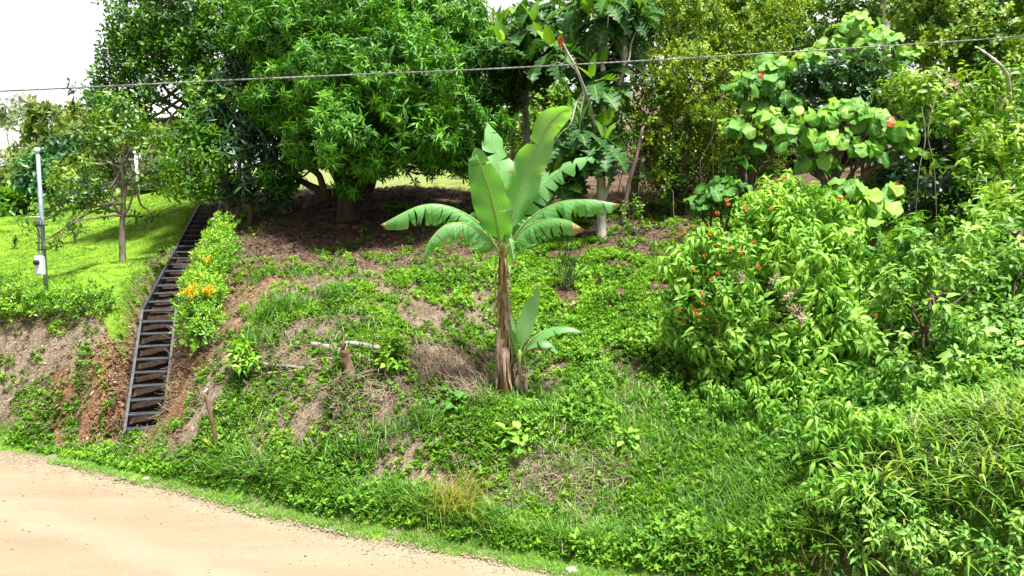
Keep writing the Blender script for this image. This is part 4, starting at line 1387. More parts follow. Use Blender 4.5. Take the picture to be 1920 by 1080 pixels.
# ------------------------------------------------------------------ breadfruit trees
bl = []
for _ in range(5):
    V, T, A, UV, k = [], [], [], [], 0
    az = rng.uniform(0, 6)
    for j in range(9):
        az += 2.4
        up = j >= 7
        s = rng.uniform(.75, 1.1) * (.75 if up else 1)
        lv, lt, lu = leaf(.74 * s, .5 * s, 22, 'lobed' if not up else 'ovate', .25, .4 if not up else .1)
        if up: lv = lv * np.array([.8, 1, 1])
        lv = lv + np.array([0, .06, 0])
        Mx = rotz(az) @ rotx(math.radians(rng.uniform(-40, 15) if not up else rng.uniform(55, 75)))
        V.append(lv @ Mx.T + np.array([0, 0, .03 * j])); T.append(lt + k); k += len(lv)
        A.append(np.full(len(lv), (.45 if up else 0) + rng.uniform(-.15, .15))); UV.append(lu)
    bl.append((np.vstack(V), np.vstack(T), np.concatenate(A), np.vstack(UV)))


def ellpts(cx, cy, rx, ry, Y0, Y1, n):
    out = []
    while len(out) < n:
        a, b = rng.uniform(-1, 1, 2)
        if a * a + b * b < 1:
            q = P(cx + a * rx, cy + b * ry, rng.uniform(Y0, Y1))
            if all(np.linalg.norm(q - o) > .42 for o in out) or rng.random() < .05:
                out.append(q)
    return np.array(out)


def breadfruit():
    b = G(1127, 449)
    Y = b[1]
    t = thing('breadfruit_tree', 'breadfruit tree with pale forked trunk, big lobed leaves and one orange old leaf', 'tree', b)
    pos = np.vstack([ellpts(1085, 275, 50, 55, Y - .9, Y + .6, 11), ellpts(1055, 335, 40, 30, Y - .3, Y + .6, 5), ellpts(1110, 65, 95, 80, Y - .2, Y + 2.2, 25), ellpts(1170, 30, 45, 45, Y, Y + 1.5, 8), ellpts(1140, 160, 40, 50, Y - .5, Y + 1, 5)])
    n = len(pos)
    mb = MB()
    scatter(mb, bl, pos, frameZ(np.tile([0, -.15, 1.], (n, 1)) + rng.normal(0, .25, (n, 3))), rng.uniform(.75, 1.1, n), rng.uniform(.2, .55, n))
    mb.build('crown', M['bread'], t)
    tb = MB()
    m = [P(1128, 400, Y), P(1127, 330, Y), P(1131, 230, Y + .2), P(1130, 150, Y + .4), P(1128, 60, Y + .5)]
    p = smooth_path([b - [0, 0, .15]] + m, 5)
    tube(tb, p, [.13, .1, .1, .07, .055, .03], 10, rough=.12)
    f = smooth_path([m[1], P(1112, 220, Y - .5), P(1085, 140, Y - 1.1), P(1062, 95, Y - 1.3), P(1050, 70, Y - 1.3)], 5)
    tube(tb, f, [.05, .036, .028, .02], 8, rough=.2)
    g = smooth_path([m[2], P(1150, 190, Y + .4), P(1170, 120, Y + .5), P(1166, 70, Y + .6), P(1140, 30, Y + .6), P(1105, 22, Y + .5)], 5)
    tube(tb, g, [.05, .045, .035, .02], 8)
    tube(tb, smooth_path([P(1166, 80, Y + .6), P(1178, 40, Y + .6), P(1165, 5, Y + .6), P(1170, -30, Y + .6)], 5), [.03, .015], 6)
    tube(tb, smooth_path([m[0] + [0, 0, .1], P(1150, 326, Y - .1), P(1165, 323, Y - .2)], 4), [.045, .03], 7)
    tube(tb, smooth_path([m[0], P(1105, 370, Y), P(1085, 362, Y)], 4), [.05, .025], 7)
    ends = [p[12], p[18], f[8], f[15], g[10], p[22]]
    for q in pos:
        e = ends[int(np.argmin([np.linalg.norm(q - w) for w in ends]))]
        tube(tb, wob(e, q, 5, .05, -.06), [.024, .012], 5, cap=False)
    tb.build('trunk', M['bark_pale'], t)
    # orange old leaf clinging to the leaning limb
    lv, lt, lu = leaf(.27, .13, 8, 'ovate', .7, .6)
    c = P(1050, 66, Y - 1.45)
    R = frameZ(np.array([[.1, -1, .1]]), np.array([[.1, 0, -1.]]))[0]
    mb = MB(); mb.add(lv @ R.T + c, lt, .4, lu); mb.build('old_leaf', M['oldleaf'], t)
    # second, behind
    b = G(986, 345)
    Y = 20.5
    b = on(P(986, 345, Y)[0], Y)
    t = thing('breadfruit_tree', 'darker breadfruit tree with big lobed leaves left of the forked pale trunk', 'tree', b)
    pos = np.vstack([ellpts(985, 70, 62, 62, Y - 2.4, Y + 1.2, 24), ellpts(965, 160, 35, 40, Y - 1.5, Y + 1, 7), ellpts(1030, 110, 50, 50, Y - 1.6, Y + 1, 11)])
    n = len(pos)
    mb = MB()
    scatter(mb, bl, pos, frameZ(np.tile([0, -.15, 1.], (n, 1)) + rng.normal(0, .25, (n, 3))), rng.uniform(.85, 1.2, n), rng.uniform(.1, .5, n))
    mb.build('crown', M['bread'], t)
    tb = MB()
    p = smooth_path([b - [0, 0, .15], P(988, 250, Y), P(984, 180, Y), P(990, 110, Y), P(985, 40, Y)], 5)
    tube(tb, p, [.12, .09, .07, .04], 9, rough=.12)
    for q in pos:
        tube(tb, wob(p[rng.integers(8, 18)], q, 5, .05, -.05), [.03, .012], 5, cap=False)
    tb.build('trunk', M['bark_pale'], t)


breadfruit()

# ------------------------------------------------------------------ vine-draped tree
vs = [sprig(12, .085, .062, -30, 50, .2, 2, 'ovate', .2, .25, ltone=.25) for _ in range(5)]
# hanging strands
vh = []
for _ in range(5):
    V, T, A, UV, k = [], [], [], [], 0
    for j in range(16):
        lv, lt, lu = leaf(.07 * rng.uniform(.7, 1.2), .055, 2, 'ovate', .3, .3)
        Mx = rotz(rng.uniform(0, 6.28)) @ rotx(math.radians(rng.uniform(-60, 10)))
        V.append(lv @ Mx.T + np.array([.04 * math.sin(j * .9), .04 * math.cos(j * 1.3), -j * .055])); T.append(lt + k); k += len(lv)
        A.append(np.full(len(lv), rng.uniform(-.2, .3))); UV.append(lu)
    vh.append((np.vstack(V), np.vstack(T), np.concatenate(A), np.vstack(UV)))


def vine_tree():
    b = G(1190, 392)
    Y = 18.6
    b = on(P(1185, 390, Y)[0], Y)
    t = thing('vine_covered_tree', 'sprawling tree smothered in small-leaved yellow-green vines hanging to the ground', 'tree', b)
    L = lobes_of([(1300, 50, Y + .6, 85), (1395, 70, Y + .6, 80), (1235, 110, Y + .2, 52), (1195, 190, Y, 38), (1300, 150, Y - .2, 75), (1395, 170, Y - .2, 62), (1280, 240, Y - .4, 58), (1365, 260, Y - .5, 58), (1210, 260, Y - .2, 36), (1440, 230, Y - .4, 44), (1320, 320, Y, 38), (1260, 10, Y + 1.2, 75), (1440, 0, Y + 1.4, 70), (1350, -20, Y + 1.4, 80), (1390, 330, Y - .2, 34), (1240, 190, Y - .2, 42), (1225, 320, Y - .1, 32), (1285, 365, Y - .2, 30), (1350, 370, Y - .2, 30), (1250, 290, Y + .5, 50), (1340, 300, Y + .8, 60), (1420, 300, Y + .5, 50)])
    mb = MB()
    crown(mb, L, vs, 60, (.7, 1.3), up=.3, outw=.7, inner=.2, tone=(.25, .8), lob=.2, lump=1.1, gap=.47, gf=1.5)
    for c, r in L:
        n = int(16 * r[0] ** 2 * 4)
        d = nrm(rng.normal(size=(n, 3)))
        pos = c + d * r * rng.uniform(.75, 1.02, (n, 1))
        pos = pos[pos[:, 2] > hgt(pos[:, 0], pos[:, 1], False) + .9]
        scatter(mb, vh, pos, frameZ(np.tile([0, 0, 1.], (len(pos), 1)) + rng.normal(0, .08, (len(pos), 3))), rng.uniform(.7, 1.4, len(pos)), rng.uniform(.25, .8, len(pos)))
    mb.build('crown', M['vine'], t)
    tb = MB()
    p = smooth_path([b - [0, 0, .2], P(1192, 330, Y - .1), P(1200, 280, Y - .2), P(1245, 262, Y - .3), P(1285, 230, Y - .4), P(1300, 180, Y - .2), P(1310, 90, Y)], 5)
    tube(tb, p, [.1, .085, .08, .07, .05, .03], 9, rough=.1)
    q = smooth_path([on(P(1165, 380, 17.9)[0], 17.9) - [0, 0, .1], P(1178, 350, 17.9), P(1192, 300, 17.9), P(1205, 240, 18)], 5)
    tube(tb, q, [.06, .05, .03], 8)
    limbs(tb, [p[10], p[20], p[-6], p[-1]], L, .045, .012, 2, .07)
    for k in range(46):
        c, r = L[rng.integers(0, len(L))]
        s0 = c + rng.uniform(-1, 1, 3) * r
        e = on(s0[0] + rng.normal(0, .5), s0[1] - abs(rng.normal(0, .4)))
        tube(tb, wob(s0, e, 7, .04), [.01, .008], 4, cap=False)
    tb.build('trunk', M['bark'], t)


vine_tree()

# ------------------------------------------------------------------ heart-leaved plants
ht = []
for _ in range(6):
    V, T, UV = leaf(.34, .35, 9, 'heart', rng.uniform(-.25, .2), rng.uniform(.15, .5))
    V = V + np.array([0, 0, 0])
    # ripple the rim
    V = V + np.stack([0 * V[:, 0], 0 * V[:, 0], .03 * np.sin(V[:, 1] * 30 + rng.uniform(0, 6)) * np.abs(UV[:, 1])], 1)
    m = MB(); tube(m, [[0, 0, -.0], [0, -.08, -.08], [0, -.14, -.28]], .007, 4, cap=False)
    k = len(V)
    ht.append((np.vstack([V, np.vstack(m.V)]), np.vstack([T, np.vstack(m.T) + k]), np.concatenate([np.zeros(k), np.full(m.n, .1)]), np.vstack([UV, np.full((m.n, 2), .6)])))


def heart_plant(label, base, lob, dens=7, sc=(.42, .98), old=0, tone=(.3, .8)):
    t = thing('heart_leaf_shrub', label, 'shrub', base, 'heart-leaved shrubs on the right slope')
    L = lobes_of(lob)
    dens *= 1.6
    mb = MB()
    for c, r in L:
        area = 4 * PI * r[0] * r[2]
        n = max(6, int(dens * area))
        d = nrm(rng.normal(size=(n, 3)))
        d[:, 2] = np.where(d[:, 2] < -.4, -d[:, 2], d[:, 2])
        d[:, 1] = np.where(rng.random(n) < .4, -np.abs(d[:, 1]), d[:, 1])
        pos = c + d * r * rng.uniform(.6, 1.05, (n, 1))
        z = d * .5 + np.array([0, -.45, .7]) + rng.normal(0, .42, (n, 3))
        tip = d * np.array([1, 1, .2]) + np.array([0, -.3, -.55]) + rng.normal(0, .4, (n, 3))
        scatter(mb, ht, pos, frameZ(z, tip), rng.uniform(*sc, n), rng.uniform(*tone, n) + .25 * d[:, 2])
    mb.build('foliage', M['bigleaf'], t)
    for k in range(old):
        c, r = L[rng.integers(0, len(L))]
        d = nrm(np.array([rng.normal(), -1.2, rng.normal()]))
        m = MB()
        scatter(m, ht, (c + d * r * 1.02)[None], frameZ(np.array([[0, -1, .5]]) + rng.normal(0, .3, (1, 3)), np.array([[rng.normal(0, .4), 0, -1.]])), .55, rng.uniform(.1, .6))
        m.build('old_leaf', M['oldleaf'], t)
    tb = MB()
    for c, r in L:
        p = wob(np.asarray(base) - [0, 0, .1], c, 6, .06, .05)
        tube(tb, p, [.04, .012], 6, cap=False)
        for k in range(5):
            tube(tb, wob(p[rng.integers(6, len(p))], c + nrm(rng.normal(size=3)) * r * .8, 4, .05), [.012, .006], 4, cap=False)
    tb.build('stem', M['bark'], t)


heart_plant('heart-leaved shrub spreading a wide flat tier of big leaves above the orange-flowered bush', on(P(1590, 420, 14)[0], 14.2), [(1450, 225, 13.8, 38, .6), (1520, 225, 13.6, 40, .6), (1590, 210, 13.6, 42, .6), (1640, 230, 13.5, 36, .7), (1680, 250, 13.4, 34, .7), (1560, 265, 13.4, 42, .6), (1490, 255, 13.6, 36, .6), (1620, 280, 13.3, 26), (1535, 300, 13.5, 26, .7), (1705, 285, 13.4, 20)], 13, old=1)
heart_plant('heart-leaved shrub with an orange dead leaf at the right edge of the vine-covered tree', on(P(1410, 400, 15)[0], 15.5), [(1395, 165, 15.3, 34), (1430, 165, 15.3, 36), (1380, 240, 15.2, 28), (1420, 205, 15.2, 28), (1400, 280, 15.4, 24), (1385, 310, 15.3, 22), (1450, 130, 15.4, 30), (1470, 190, 15.2, 26)], 11, old=1, tone=(.1, .6))
heart_plant('tall heart-leaved shrub with its leaves reaching above the overhead cable', on(P(1570, 380, 17)[0], 17.5), [(1600, 60, 17, 44), (1560, 100, 17, 40), (1640, 90, 16.8, 44), (1520, 120, 17, 34), (1690, 110, 16.8, 34), (1590, 130, 16.6, 36)], 8, old=0)
heart_plant('low heart-leaved shrub with an orange dead leaf behind the flowering bush', on(P(1630, 440, 12.6)[0], 12.7), [(1620, 370, 12.3, 26), (1660, 395, 12.2, 24), (1595, 350, 12.3, 20), (1670, 355, 12.4, 16), (1640, 420, 12.1, 18)], 13, (.55, .95), old=1)
heart_plant('dark low heart-leaved shrub under the vine-covered tree, left of the flowering bush', on(P(1340, 420, 15)[0], 15.2), [(1335, 365, 14.8, 30), (1370, 355, 14.8, 30), (1310, 385, 14.8, 20), (1385, 385, 14.6, 24)], 12, (.5, .9), old=0, tone=(0, .4))

# ------------------------------------------------------------------ shrubs and trees of the right slope
rl = [sprig(9, .11, .075, -10, 50, .12, 3, 'obov', .2, .25, ltone=.2) for _ in range(5)]
al = [sprig(11, .13, .05, -40, 20, .3, 3, 'ovate', .35, .25, opp=True, ltone=.2) for _ in range(5)]
plain_tree('dark_leaf_shrub', 'shrub of small glossy dark round leaves behind the wide tier of heart-shaped leaves', 'shrub', on(P(1560, 380, 16)[0], 16), [(1520, 165, 15.2, 38), (1570, 150, 15.2, 42), (1620, 145, 15.2, 42), (1650, 175, 15, 34), (1600, 190, 15, 34), (1480, 190, 15.4, 28)], rl, 44, 'darkshrub', r=.07, stem='stem', gap=.38, gf=1.6, lump=.7)
plain_tree('round_leaf_tree', 'dense round-leaved tree in the upper right corner, above the overhead cable', 'tree', on(P(1800, 260, 18)[0], 18), [(1790, 40, 17.4, 66), (1860, 70, 17, 62), (1730, 20, 18, 52), (1840, 110, 16.6, 46), (1900, 30, 17, 60), (1760, 95, 17, 36), (1930, 110, 16.6, 50), (1800, -40, 17.6, 70), (1900, -50, 17.4, 70)], rl, 40, 'rtree', 'bark_dark', r=.16, gap=.42, gf=1.4, lump=.8, tone=(.25, .9))
plain_tree('leaning_tree', 'yellow-green leafy tree sprawling under the pale bent branch at the right', 'tree', on(P(1850, 360, 14)[0], 14.2), [(1740, 190, 13.6, 44), (1800, 180, 13.4, 44), (1690, 180, 14, 28), (1850, 210, 13.2, 44), (1790, 235, 13, 30), (1900, 170, 13.4, 42), (1860, 270, 12.6, 46), (1800, 300, 12.6, 36), (1910, 280, 12.4, 44), (1840, 340, 12.2, 36), (1900, 360, 12, 44)], al, 40, 'spray', r=.1, tone=(.3, .95), lump=.9, gap=.42, gf=1.6)
plain_tree('leafy_tree', 'pale green leafy tree crowding the right edge of the view', 'tree', on(P(1980, 560, 10.6)[0], 10.6), [(1890, 430, 10.4, 46), (1930, 500, 10, 50), (1900, 560, 9.8, 36), (1915, 620, 9.6, 34), (1960, 400, 10.4, 60), (1905, 690, 9.2, 28), (1850, 410, 10.8, 24)], al, 40, 'bush2', r=.08, tone=(.35, .9), lump=.8, gap=.42, gf=1.7)
plain_tree('dark_leaf_shrub', 'dark shrub in the gap between the low heart leaves and the yellow-green tree', 'shrub', on(P(1740, 425, 14.4)[0], 14.4), [(1690, 385, 14.2, 40), (1750, 380, 14.2, 44), (1810, 390, 13.6, 40), (1720, 330, 14.6, 40), (1780, 320, 14.2, 44), (1850, 400, 12.9, 40)], rl, 22, 'mango_shaded', r=.05, stem='stem', part='foliage', tone=(0, .4))
plain_tree('undergrowth_shrub', 'sparse twiggy shrub in the shade under the hanging vines', 'shrub', on(P(1300, 400, 18)[0], 18.2), [(1250, 360, 18, 30), (1300, 350, 18, 36), (1350, 350, 17.8, 34), (1230, 330, 18.4, 26)], rl, 12, 'vine', r=.03, stem='stem', part='foliage', tone=(0, .4))
# pale bent branch and lianas
b = on(P(1905, 420, 12.6)[0], 12.9)
mb = MB()
tube(mb, smooth_path([b - [0, 0, .1], P(1900, 330, 13.6), P(1894, 230, 13.4), P(1891, 155, 12.7), P(1880, 128, 12.5), P(1862, 110, 12.6), P(1835, 90, 12.9)], 6), [.05, .04, .035, .03, .025, .012], 8, rough=.25)
tag(mb.build('bent_branch', M['bark_pale'], base=b), 'bare pale bent branch rising out of the leaves at the right', 'branch')
for i, (pts, lab) in enumerate([([(1716, 420, 12.6), (1722, 330, 12.5), (1735, 260, 12.6), (1728, 200, 12.8)], 'thin bare liana hanging in the dark gap, nearest the heart leaves'),
                                ([(1760, 410, 12.4), (1752, 320, 12.4), (1740, 250, 12.5), (1755, 180, 12.7)], 'thin bare liana hanging in the dark gap, farthest right of the pair')]):
    q = [P(*k) for k in pts]
    q[0] = on(q[0][0], q[0][1])
    mb = MB(); tube(mb, smooth_path(q, 8), .007, 5)
    tag(mb.build('liana', M['bark_grey'], base=q[0]), lab, 'vine', 'lianas in the dark gap')

# wood behind: individual trees
bk = [
    (1250, -20, 27, 90, 'far', 'pale yellow-green tree rising behind the vine-covered tree'),
    (1480, 40, 28, 85, 'rtree', 'dark tree behind the tall heart-leaved shrub, below the sky'),
    (1660, -10, 26, 90, 'rtree', 'tree with a pale straight trunk at the top right of the wood'),
    (1850, -30, 26, 110, 'rtree', 'broad dark tree at the back of the wood in the upper right corner'),
    (1390, -30, 31, 95, 'spray', 'light green tree at the very back behind the vines'),
    (1080, 40, 34, 62, 'far', 'hazy green tree behind the breadfruit leaves'),
    (965, 90, 36, 55, 'far', 'hazy green tree just right of the dense tree, far back'),
    (1020, 200, 33, 60, 'spray', 'bright yellow-green tree low behind the pale forked trunk'),
    (1140, 220, 31, 55, 'tall', 'mid green tree low behind the forked breadfruit trunk'),
    (890, 60, 40, 42, 'far', 'small hazy tree peeping over the right shoulder of the dense tree'),
    (1590, 200, 24, 100, 'mango_shaded', 'deep green tree filling the dark wood behind the heart-leaved shrubs'),
    (1740, 260, 19, 95, 'mango_shaded', 'deep green tree in the darkest part of the wood on the right'),
    (1450, 260, 24, 95, 'mango_shaded', 'deep green tree behind the right side of the vines'),
    (1940, 300, 19, 120, 'rtree', 'dense tree at the right edge deep in the wood'),
    (2150, 200, 18, 160, 'rtree', 'tree beyond the right edge of the wood'),
    (1300, 260, 27, 75, 'tall', 'green tree in the shade behind the hanging vines'),
]
bsm = [sprig(10, .24, .13, -20, 55, .22, 2, 'ovate', .25, .25, ltone=.22) for _ in range(5)]
for px, py, Y, r, mat, lab in bk:
    b = on(P(px, 300, Y)[0], Y)
    lob = [(px, py, Y, r * .8), (px - r * .6, py + r * .4, Y - .3, r * .6), (px + r * .6, py + r * .35, Y - .3, r * .62), (px + r * .1, py + r * .8, Y - .6, r * .6), (px - r * .2, py - r * .6, Y, r * .5), (px + r * .45, py - r * .35, Y, r * .5), (px - r * .7, py + r * 1.1, Y - .2, r * .5), (px + r * .65, py + r * 1.15, Y - .2, r * .5)]
    plain_tree('wood_tree', lab, 'tree', b, lob, bsm, 9, mat, 'bark_pale' if px == 1660 else 'bark', r=.2, group='trees of the wood behind', tone=(.2, .75))
b = on(P(1662, 330, 21)[0], 21)
mb = MB(); tube(mb, smooth_path([b - [0, 0, .2], P(1664, 200, 21), P(1661, 60, 21), P(1662, -60, 21)], 5), [.13, .12, .1, .08], 9, rough=.1)
tag(mb.build('bare_trunk', M['bark_pale'], base=b), 'straight pale bare trunk at the top of the wood above the heart leaves', 'tree trunk')

# ------------------------------------------------------------------ flowering bush and its neighbours
fs = [sprig(11, .19, .052, -80, -5, .16, 4, 'ovate', .55, .3, ltone=.2, pet=.03) for _ in range(6)]
fs2 = [sprig(10, .12, .05, -50, 30, .18, 3, 'ovate', .4, .3, opp=True, ltone=.2) for _ in range(5)]


def flower_bush():
    b = G(1400, 800)
    b = on(P(1430, 780, 10.2)[0], 10.3)
    t = thing('flowering_bush', 'large bush with drooping pointed leaves dotted with small orange-red flowers', 'bush', b)
    Y = 10.4
    L = lobes_of([(1500, 400, Y + .5, 62), (1440, 420, Y + .4, 60), (1555, 430, Y + .3, 60), (1590, 500, Y, 52), (1500, 490, Y - .1, 75), (1400, 480, Y + .1, 66), (1330, 490, Y + .3, 56), (1280, 500, Y + .4, 36), (1300, 560, Y + .3, 46), (1370, 560, Y - .1, 60), (1460, 580, Y - .4, 70), (1550, 580, Y - .4, 66), (1600, 600, Y - .3, 50), (1480, 660, Y - .6, 60), (1400, 650, Y - .3, 56), (1560, 660, Y - .7, 56), (1330, 640, Y + .1, 44), (1460, 380, Y + .8, 50), (1270, 620, Y + .4, 30), (1480, 500, Y + 1, 90), (1350, 700, Y - .1, 36), (1420, 720, Y - .4, 40)])
    mb = MB()
    crown(mb, L, fs, 48, (.55, .98), up=.65, outw=.55, inner=.2, tone=(.35, .9), lob=.15, lump=.7, gap=.38, gf=1.9)
    crown(mb, L, fs2, 20, (.7, 1.15), up=.7, outw=.5, inner=.35, tone=(.3, .8), lob=.15, gap=.4, gf=1.9)
    mb.build('foliage', M['flowerbush'], t)
    tb = MB()
    for k in range(12):
        p0 = on(b[0] + rng.normal(0, .25), b[1] + rng.normal(0, .15)) - [0, 0, .05]
        c, r = L[rng.integers(0, len(L))]
        tube(tb, wob(p0, c, 6, .06, .05), [.026, .008], 6, cap=False)
    tb.build('stem', M['bark'], t)
    # flower clusters
    fpx = [(1470, 335), (1455, 340), (1437, 346), (1435, 362), (1458, 366), (1362, 376), (1345, 400), (1395, 388), (1400, 393), (1447, 390), (1430, 412), (1300, 424), (1280, 435), (1271, 440), (1330, 442), (1343, 460), (1367, 468), (1320, 482), (1412, 457), (1420, 503), (1390, 476), (1302, 508), (1345, 514), (1333, 524), (1316, 553), (1318, 570), (1272, 580), (1302, 582), (1280, 601), (1326, 597), (1343, 615), (1575, 374), (1641, 592), (1660, 618), (1643, 634), (1308, 590), (1365, 385)]
    ptl = [sprig(9, .026, .014, 0, 60, .02, 2, 'ovate', .2, .2) for _ in range(3)]
    for px, py in fpx:
        # front of the bush along this line of sight
        d = ray(px, py); d = d / d[1]
        best = None
        for c, r in L:
            o = (np.array([0, 0, H]) - c) / r; dd = d / r
            A2, B2, C2 = dd @ dd, o @ dd, o @ o - 1.0
            q = B2 * B2 - A2 * C2
            if q > 0:
                s = (-B2 - math.sqrt(q)) / A2
                best = s if best is None else min(best, s)
        if best is None: best = Y
        c = np.array([0, 0, H]) + d * (best - .2)
        m = MB(); k = 3
        scatter(m, ptl, c + rng.normal(0, .009, (k, 3)), frameZ(np.tile([0, -.6, .8], (k, 1)) + rng.normal(0, .3, (k, 3))), rng.uniform(.7, 1.1, k), rng.uniform(.2, .8, k))
        m.build('flower_cluster', M['petal'], t)
    # dry seed heads
    dl = [sprig(14, .05, .02, -20, 60, .12, 2, 'lance', .2, .3) for _ in range(3)]
    for px, py, q in ((1450, 535, 10), (1490, 585, 9.75), (1385, 525, 10.1), (1500, 600, 9.7), (1475, 560, 9.85)):
        c = P(px, py, q - .25)
        m = MB(); k = 6
        scatter(m, dl, c + rng.normal(0, .03, (k, 3)), frameZ(np.tile([0, -.3, 1.], (k, 1)) + rng.normal(0, .5, (k, 3))), 1.0, rng.uniform(.5, .9, k))
        m.build('dry_twigs', M['straw'], t)


flower_bush()

plain_tree('grey_green_bush', 'upright grey-green bush with pointed shoots right of the flowering bush', 'bush', on(P(1740, 700, 9.4)[0], 9.6),
           [(1680, 480, 10, 50), (1740, 460, 10.1, 50), (1800, 470, 10, 46), (1700, 550, 9.7, 56), (1780, 550, 9.6, 56), (1830, 540, 9.6, 36), (1660, 620, 9.4, 50), (1740, 630, 9.2, 56), (1810, 630, 9.1, 46), (1700, 690, 9, 46), (1780, 700, 8.8, 46)], fs2, 36, 'bush2', r=.05, stem='stem', part='foliage', up=.8, tone=(.35, .9), minz=.02, gap=.42, gf=1.9, lump=.8)
plain_tree('trailing_bush', 'bush with trailing leafy stems spilling down the bank below the flowering bush', 'bush', on(P(1560, 880, 8.5)[0], 8.6),
           sit((1560, 735, 64), (1625, 750, 66), (1500, 760, 60), (1570, 810, 64), (1640, 830, 62), (1460, 740, 54), (1520, 850, 54), (1600, 890, 56), (1410, 760, 50), (1350, 750, 42), (1590, 850, 56), (1550, 930, 44), (1640, 930, 46), (1450, 810, 44)), fs, 60, 'flowerbush', r=.025, stem='stem', part='foliage', up=.6, sc=(.42, .8), tone=(.2, .75), minz=.02, gap=.38, gf=1.9, lump=.7)
plain_tree('low_bush', 'low leafy bush at the foot of the tall grass on the right bank', 'bush', on(P(1660, 1010, 7)[0], 7.1),
           sit((1620, 950, 42), (1680, 970, 46), (1700, 1030, 46), (1620, 1020, 40), (1760, 1000, 40), (1570, 960, 36), (1660, 1068, 38), (1585, 1062, 34), (1740, 1064, 40)), fs2, 75, 'bush2', r=.03, stem='stem', part='foliage', up=.8, sc=(.4, .8), tone=(.3, .8), minz=.02)
plain_tree('low_bush', 'low pale leafy bush in the bottom right corner under the tall grass', 'bush', on(P(1860, 1040, 6.3)[0], 6.5),
           sit((1830, 1030, 42), (1880, 1050, 46), (1920, 1000, 42), (1800, 1065, 38), (1860, 1075, 38), (1930, 1070, 40)), fs2, 75, 'bush2', r=.03, stem='stem', part='foliage', up=.8, sc=(.4, .8), tone=(.25, .7), minz=.02)

p = area_pts(24000, 3.6, 13, 6.5, 11.5, lambda x, y: sst(x - .34 * y, -.2, .5) * inview(x, y) * sst(y, 8.4, 9.4) * sst(fnoise(x, y, 1.1, 83, 3), .3, .5) * (y - y_edge(x) > .8))
n = len(p)
p[:, 2] += rng.uniform(.02, .45, n) * fnoise(p[:, 0], p[:, 1], .9, 85, 2)
mb = MB()
scatter(mb, fs2, p, frameZ(np.tile([0, -.3, 1.], (n, 1)) + rng.normal(0, .35, (n, 3))), rng.uniform(.6, 1.2, n), rng.uniform(.2, .8, n))
tag(mb.build('undergrowth', M['bush2']), 'leafy undergrowth covering the right-hand slope between the bushes', 'undergrowth', kind='stuff')

rng = np.random.default_rng(31)
# tall grass clumps on the right bank
tg = thing('tall_grass_clump', 'clump of tall arching pale grass on the right-hand bank', 'grass clump', (0, 0, 0), 'tall grass clumps on the right bank')
a, b_, c_, d_ = blades(26, .5, .03, .05, 17, .85, 7, .45)
m = MB(); m.add(a, b_, c_ + .5, d_); m.build('blades', M['tallgrass'], tg)
a, b_, c_, d_ = blades(12, .42, .012, .05, 24, .5, 4, .2)
m = MB(); m.add(a, b_, c_ + .5, d_); m.build('dry_blades', M['straw'], tg)
spots = []
for tries in range(1500):
    if len(spots) >= 150: break
    px, py = rng.uniform(1600, 1980), rng.uniform(740, 1090)
    if py < 870 - (px - 1600) * .35 or rng.random() < .5 * sst(py, 900, 1040): continue
    q = G(px, py)
    if all(np.hypot(*(q[:2] - s[:2])) > .13 for s in spots): spots.append(q)
for i, q in enumerate(spots):
    sc = rng.uniform(.7, 1.2)
    if i == 0:
        tg.location = tuple(q); tg.scale = (sc,) * 3
    else:
        copy_tree(tg, q, rng.uniform(0, 6.28), sc)

# grass tufts on the slope
gt = thing('grass_tuft', 'bushy tuft of long fresh green grass high on the slope, above the others', 'grass tuft', G(618, 556), 'grass tufts on the slope')
a, b_, c_, d_ = blades(150, .42, .012, .16, 26, .5, 4, .25)
m = MB(); m.add(a + np.array(gt.location), b_, c_ + .3, d_); m.build('blades', M['grass'], gt)
for px, py, sc, lab in [(540, 580, 1.1, 'wide grass tuft in the middle of the row below the shaded earth'), (500, 600, .95, 'grass tuft at the left of the wide tuft'), (495, 640, 1.0, 'pale grass tuft lowest of the row, above the lance-leaved shrub'),
                        (480, 535, .6, 'small dark grass tuft at the edge of the shade near the hedge'), (572, 520, .45, 'tiny grass tuft in the leaf litter, right of the dark tuft'), (548, 515, .45, 'tiny grass tuft in the leaf litter beside the other tiny one'),
                        (815, 470, .4, 'small grass tuft below the tip of the left banana leaves'), (690, 845, 1.0, 'tall light grass tuft on the bank below the brush'), (745, 815, .9, 'light grass tuft just under the dead frond heap'), (640, 850, .9, 'light grass tuft left on the bank under the brush'), (800, 790, .9, 'light grass tuft left of the banana foot'),
                        (240, 855, .55, 'little grass tuft at the road edge left of the staircase foot'), (450, 845, .5, 'little grass tuft at the bank foot below the leaning stake'), (225, 880, .4, 'smallest grass tuft hugging the road edge by the clay bank'), (1560, 870, .9, 'loose grass tuft under the trailing bush'),
                        (1290, 960, .8, 'grass tuft standing in weeds right of the bare straw patch'), (1180, 1010, .7, 'grass tuft near the road at the bottom of the bank'), (1400, 980, .9, 'grass tuft in weeds left of the low leafy bush')]:
    copy_tree(gt, G(px, py), rng.uniform(0, 6.28), sc, lab)
b = G(865, 940)
t = thing('dry_grass_tuft', 'big tuft of dry yellowish grass on the bank near the road', 'grass tuft', b)
a, b_, c_, d_ = blades(420, .5, .008, .16, 50, .6, 5, .3)
m = MB(); m.add(a + b, b_, c_ + .5, d_); m.build('blades', M['dryyellow'], t)


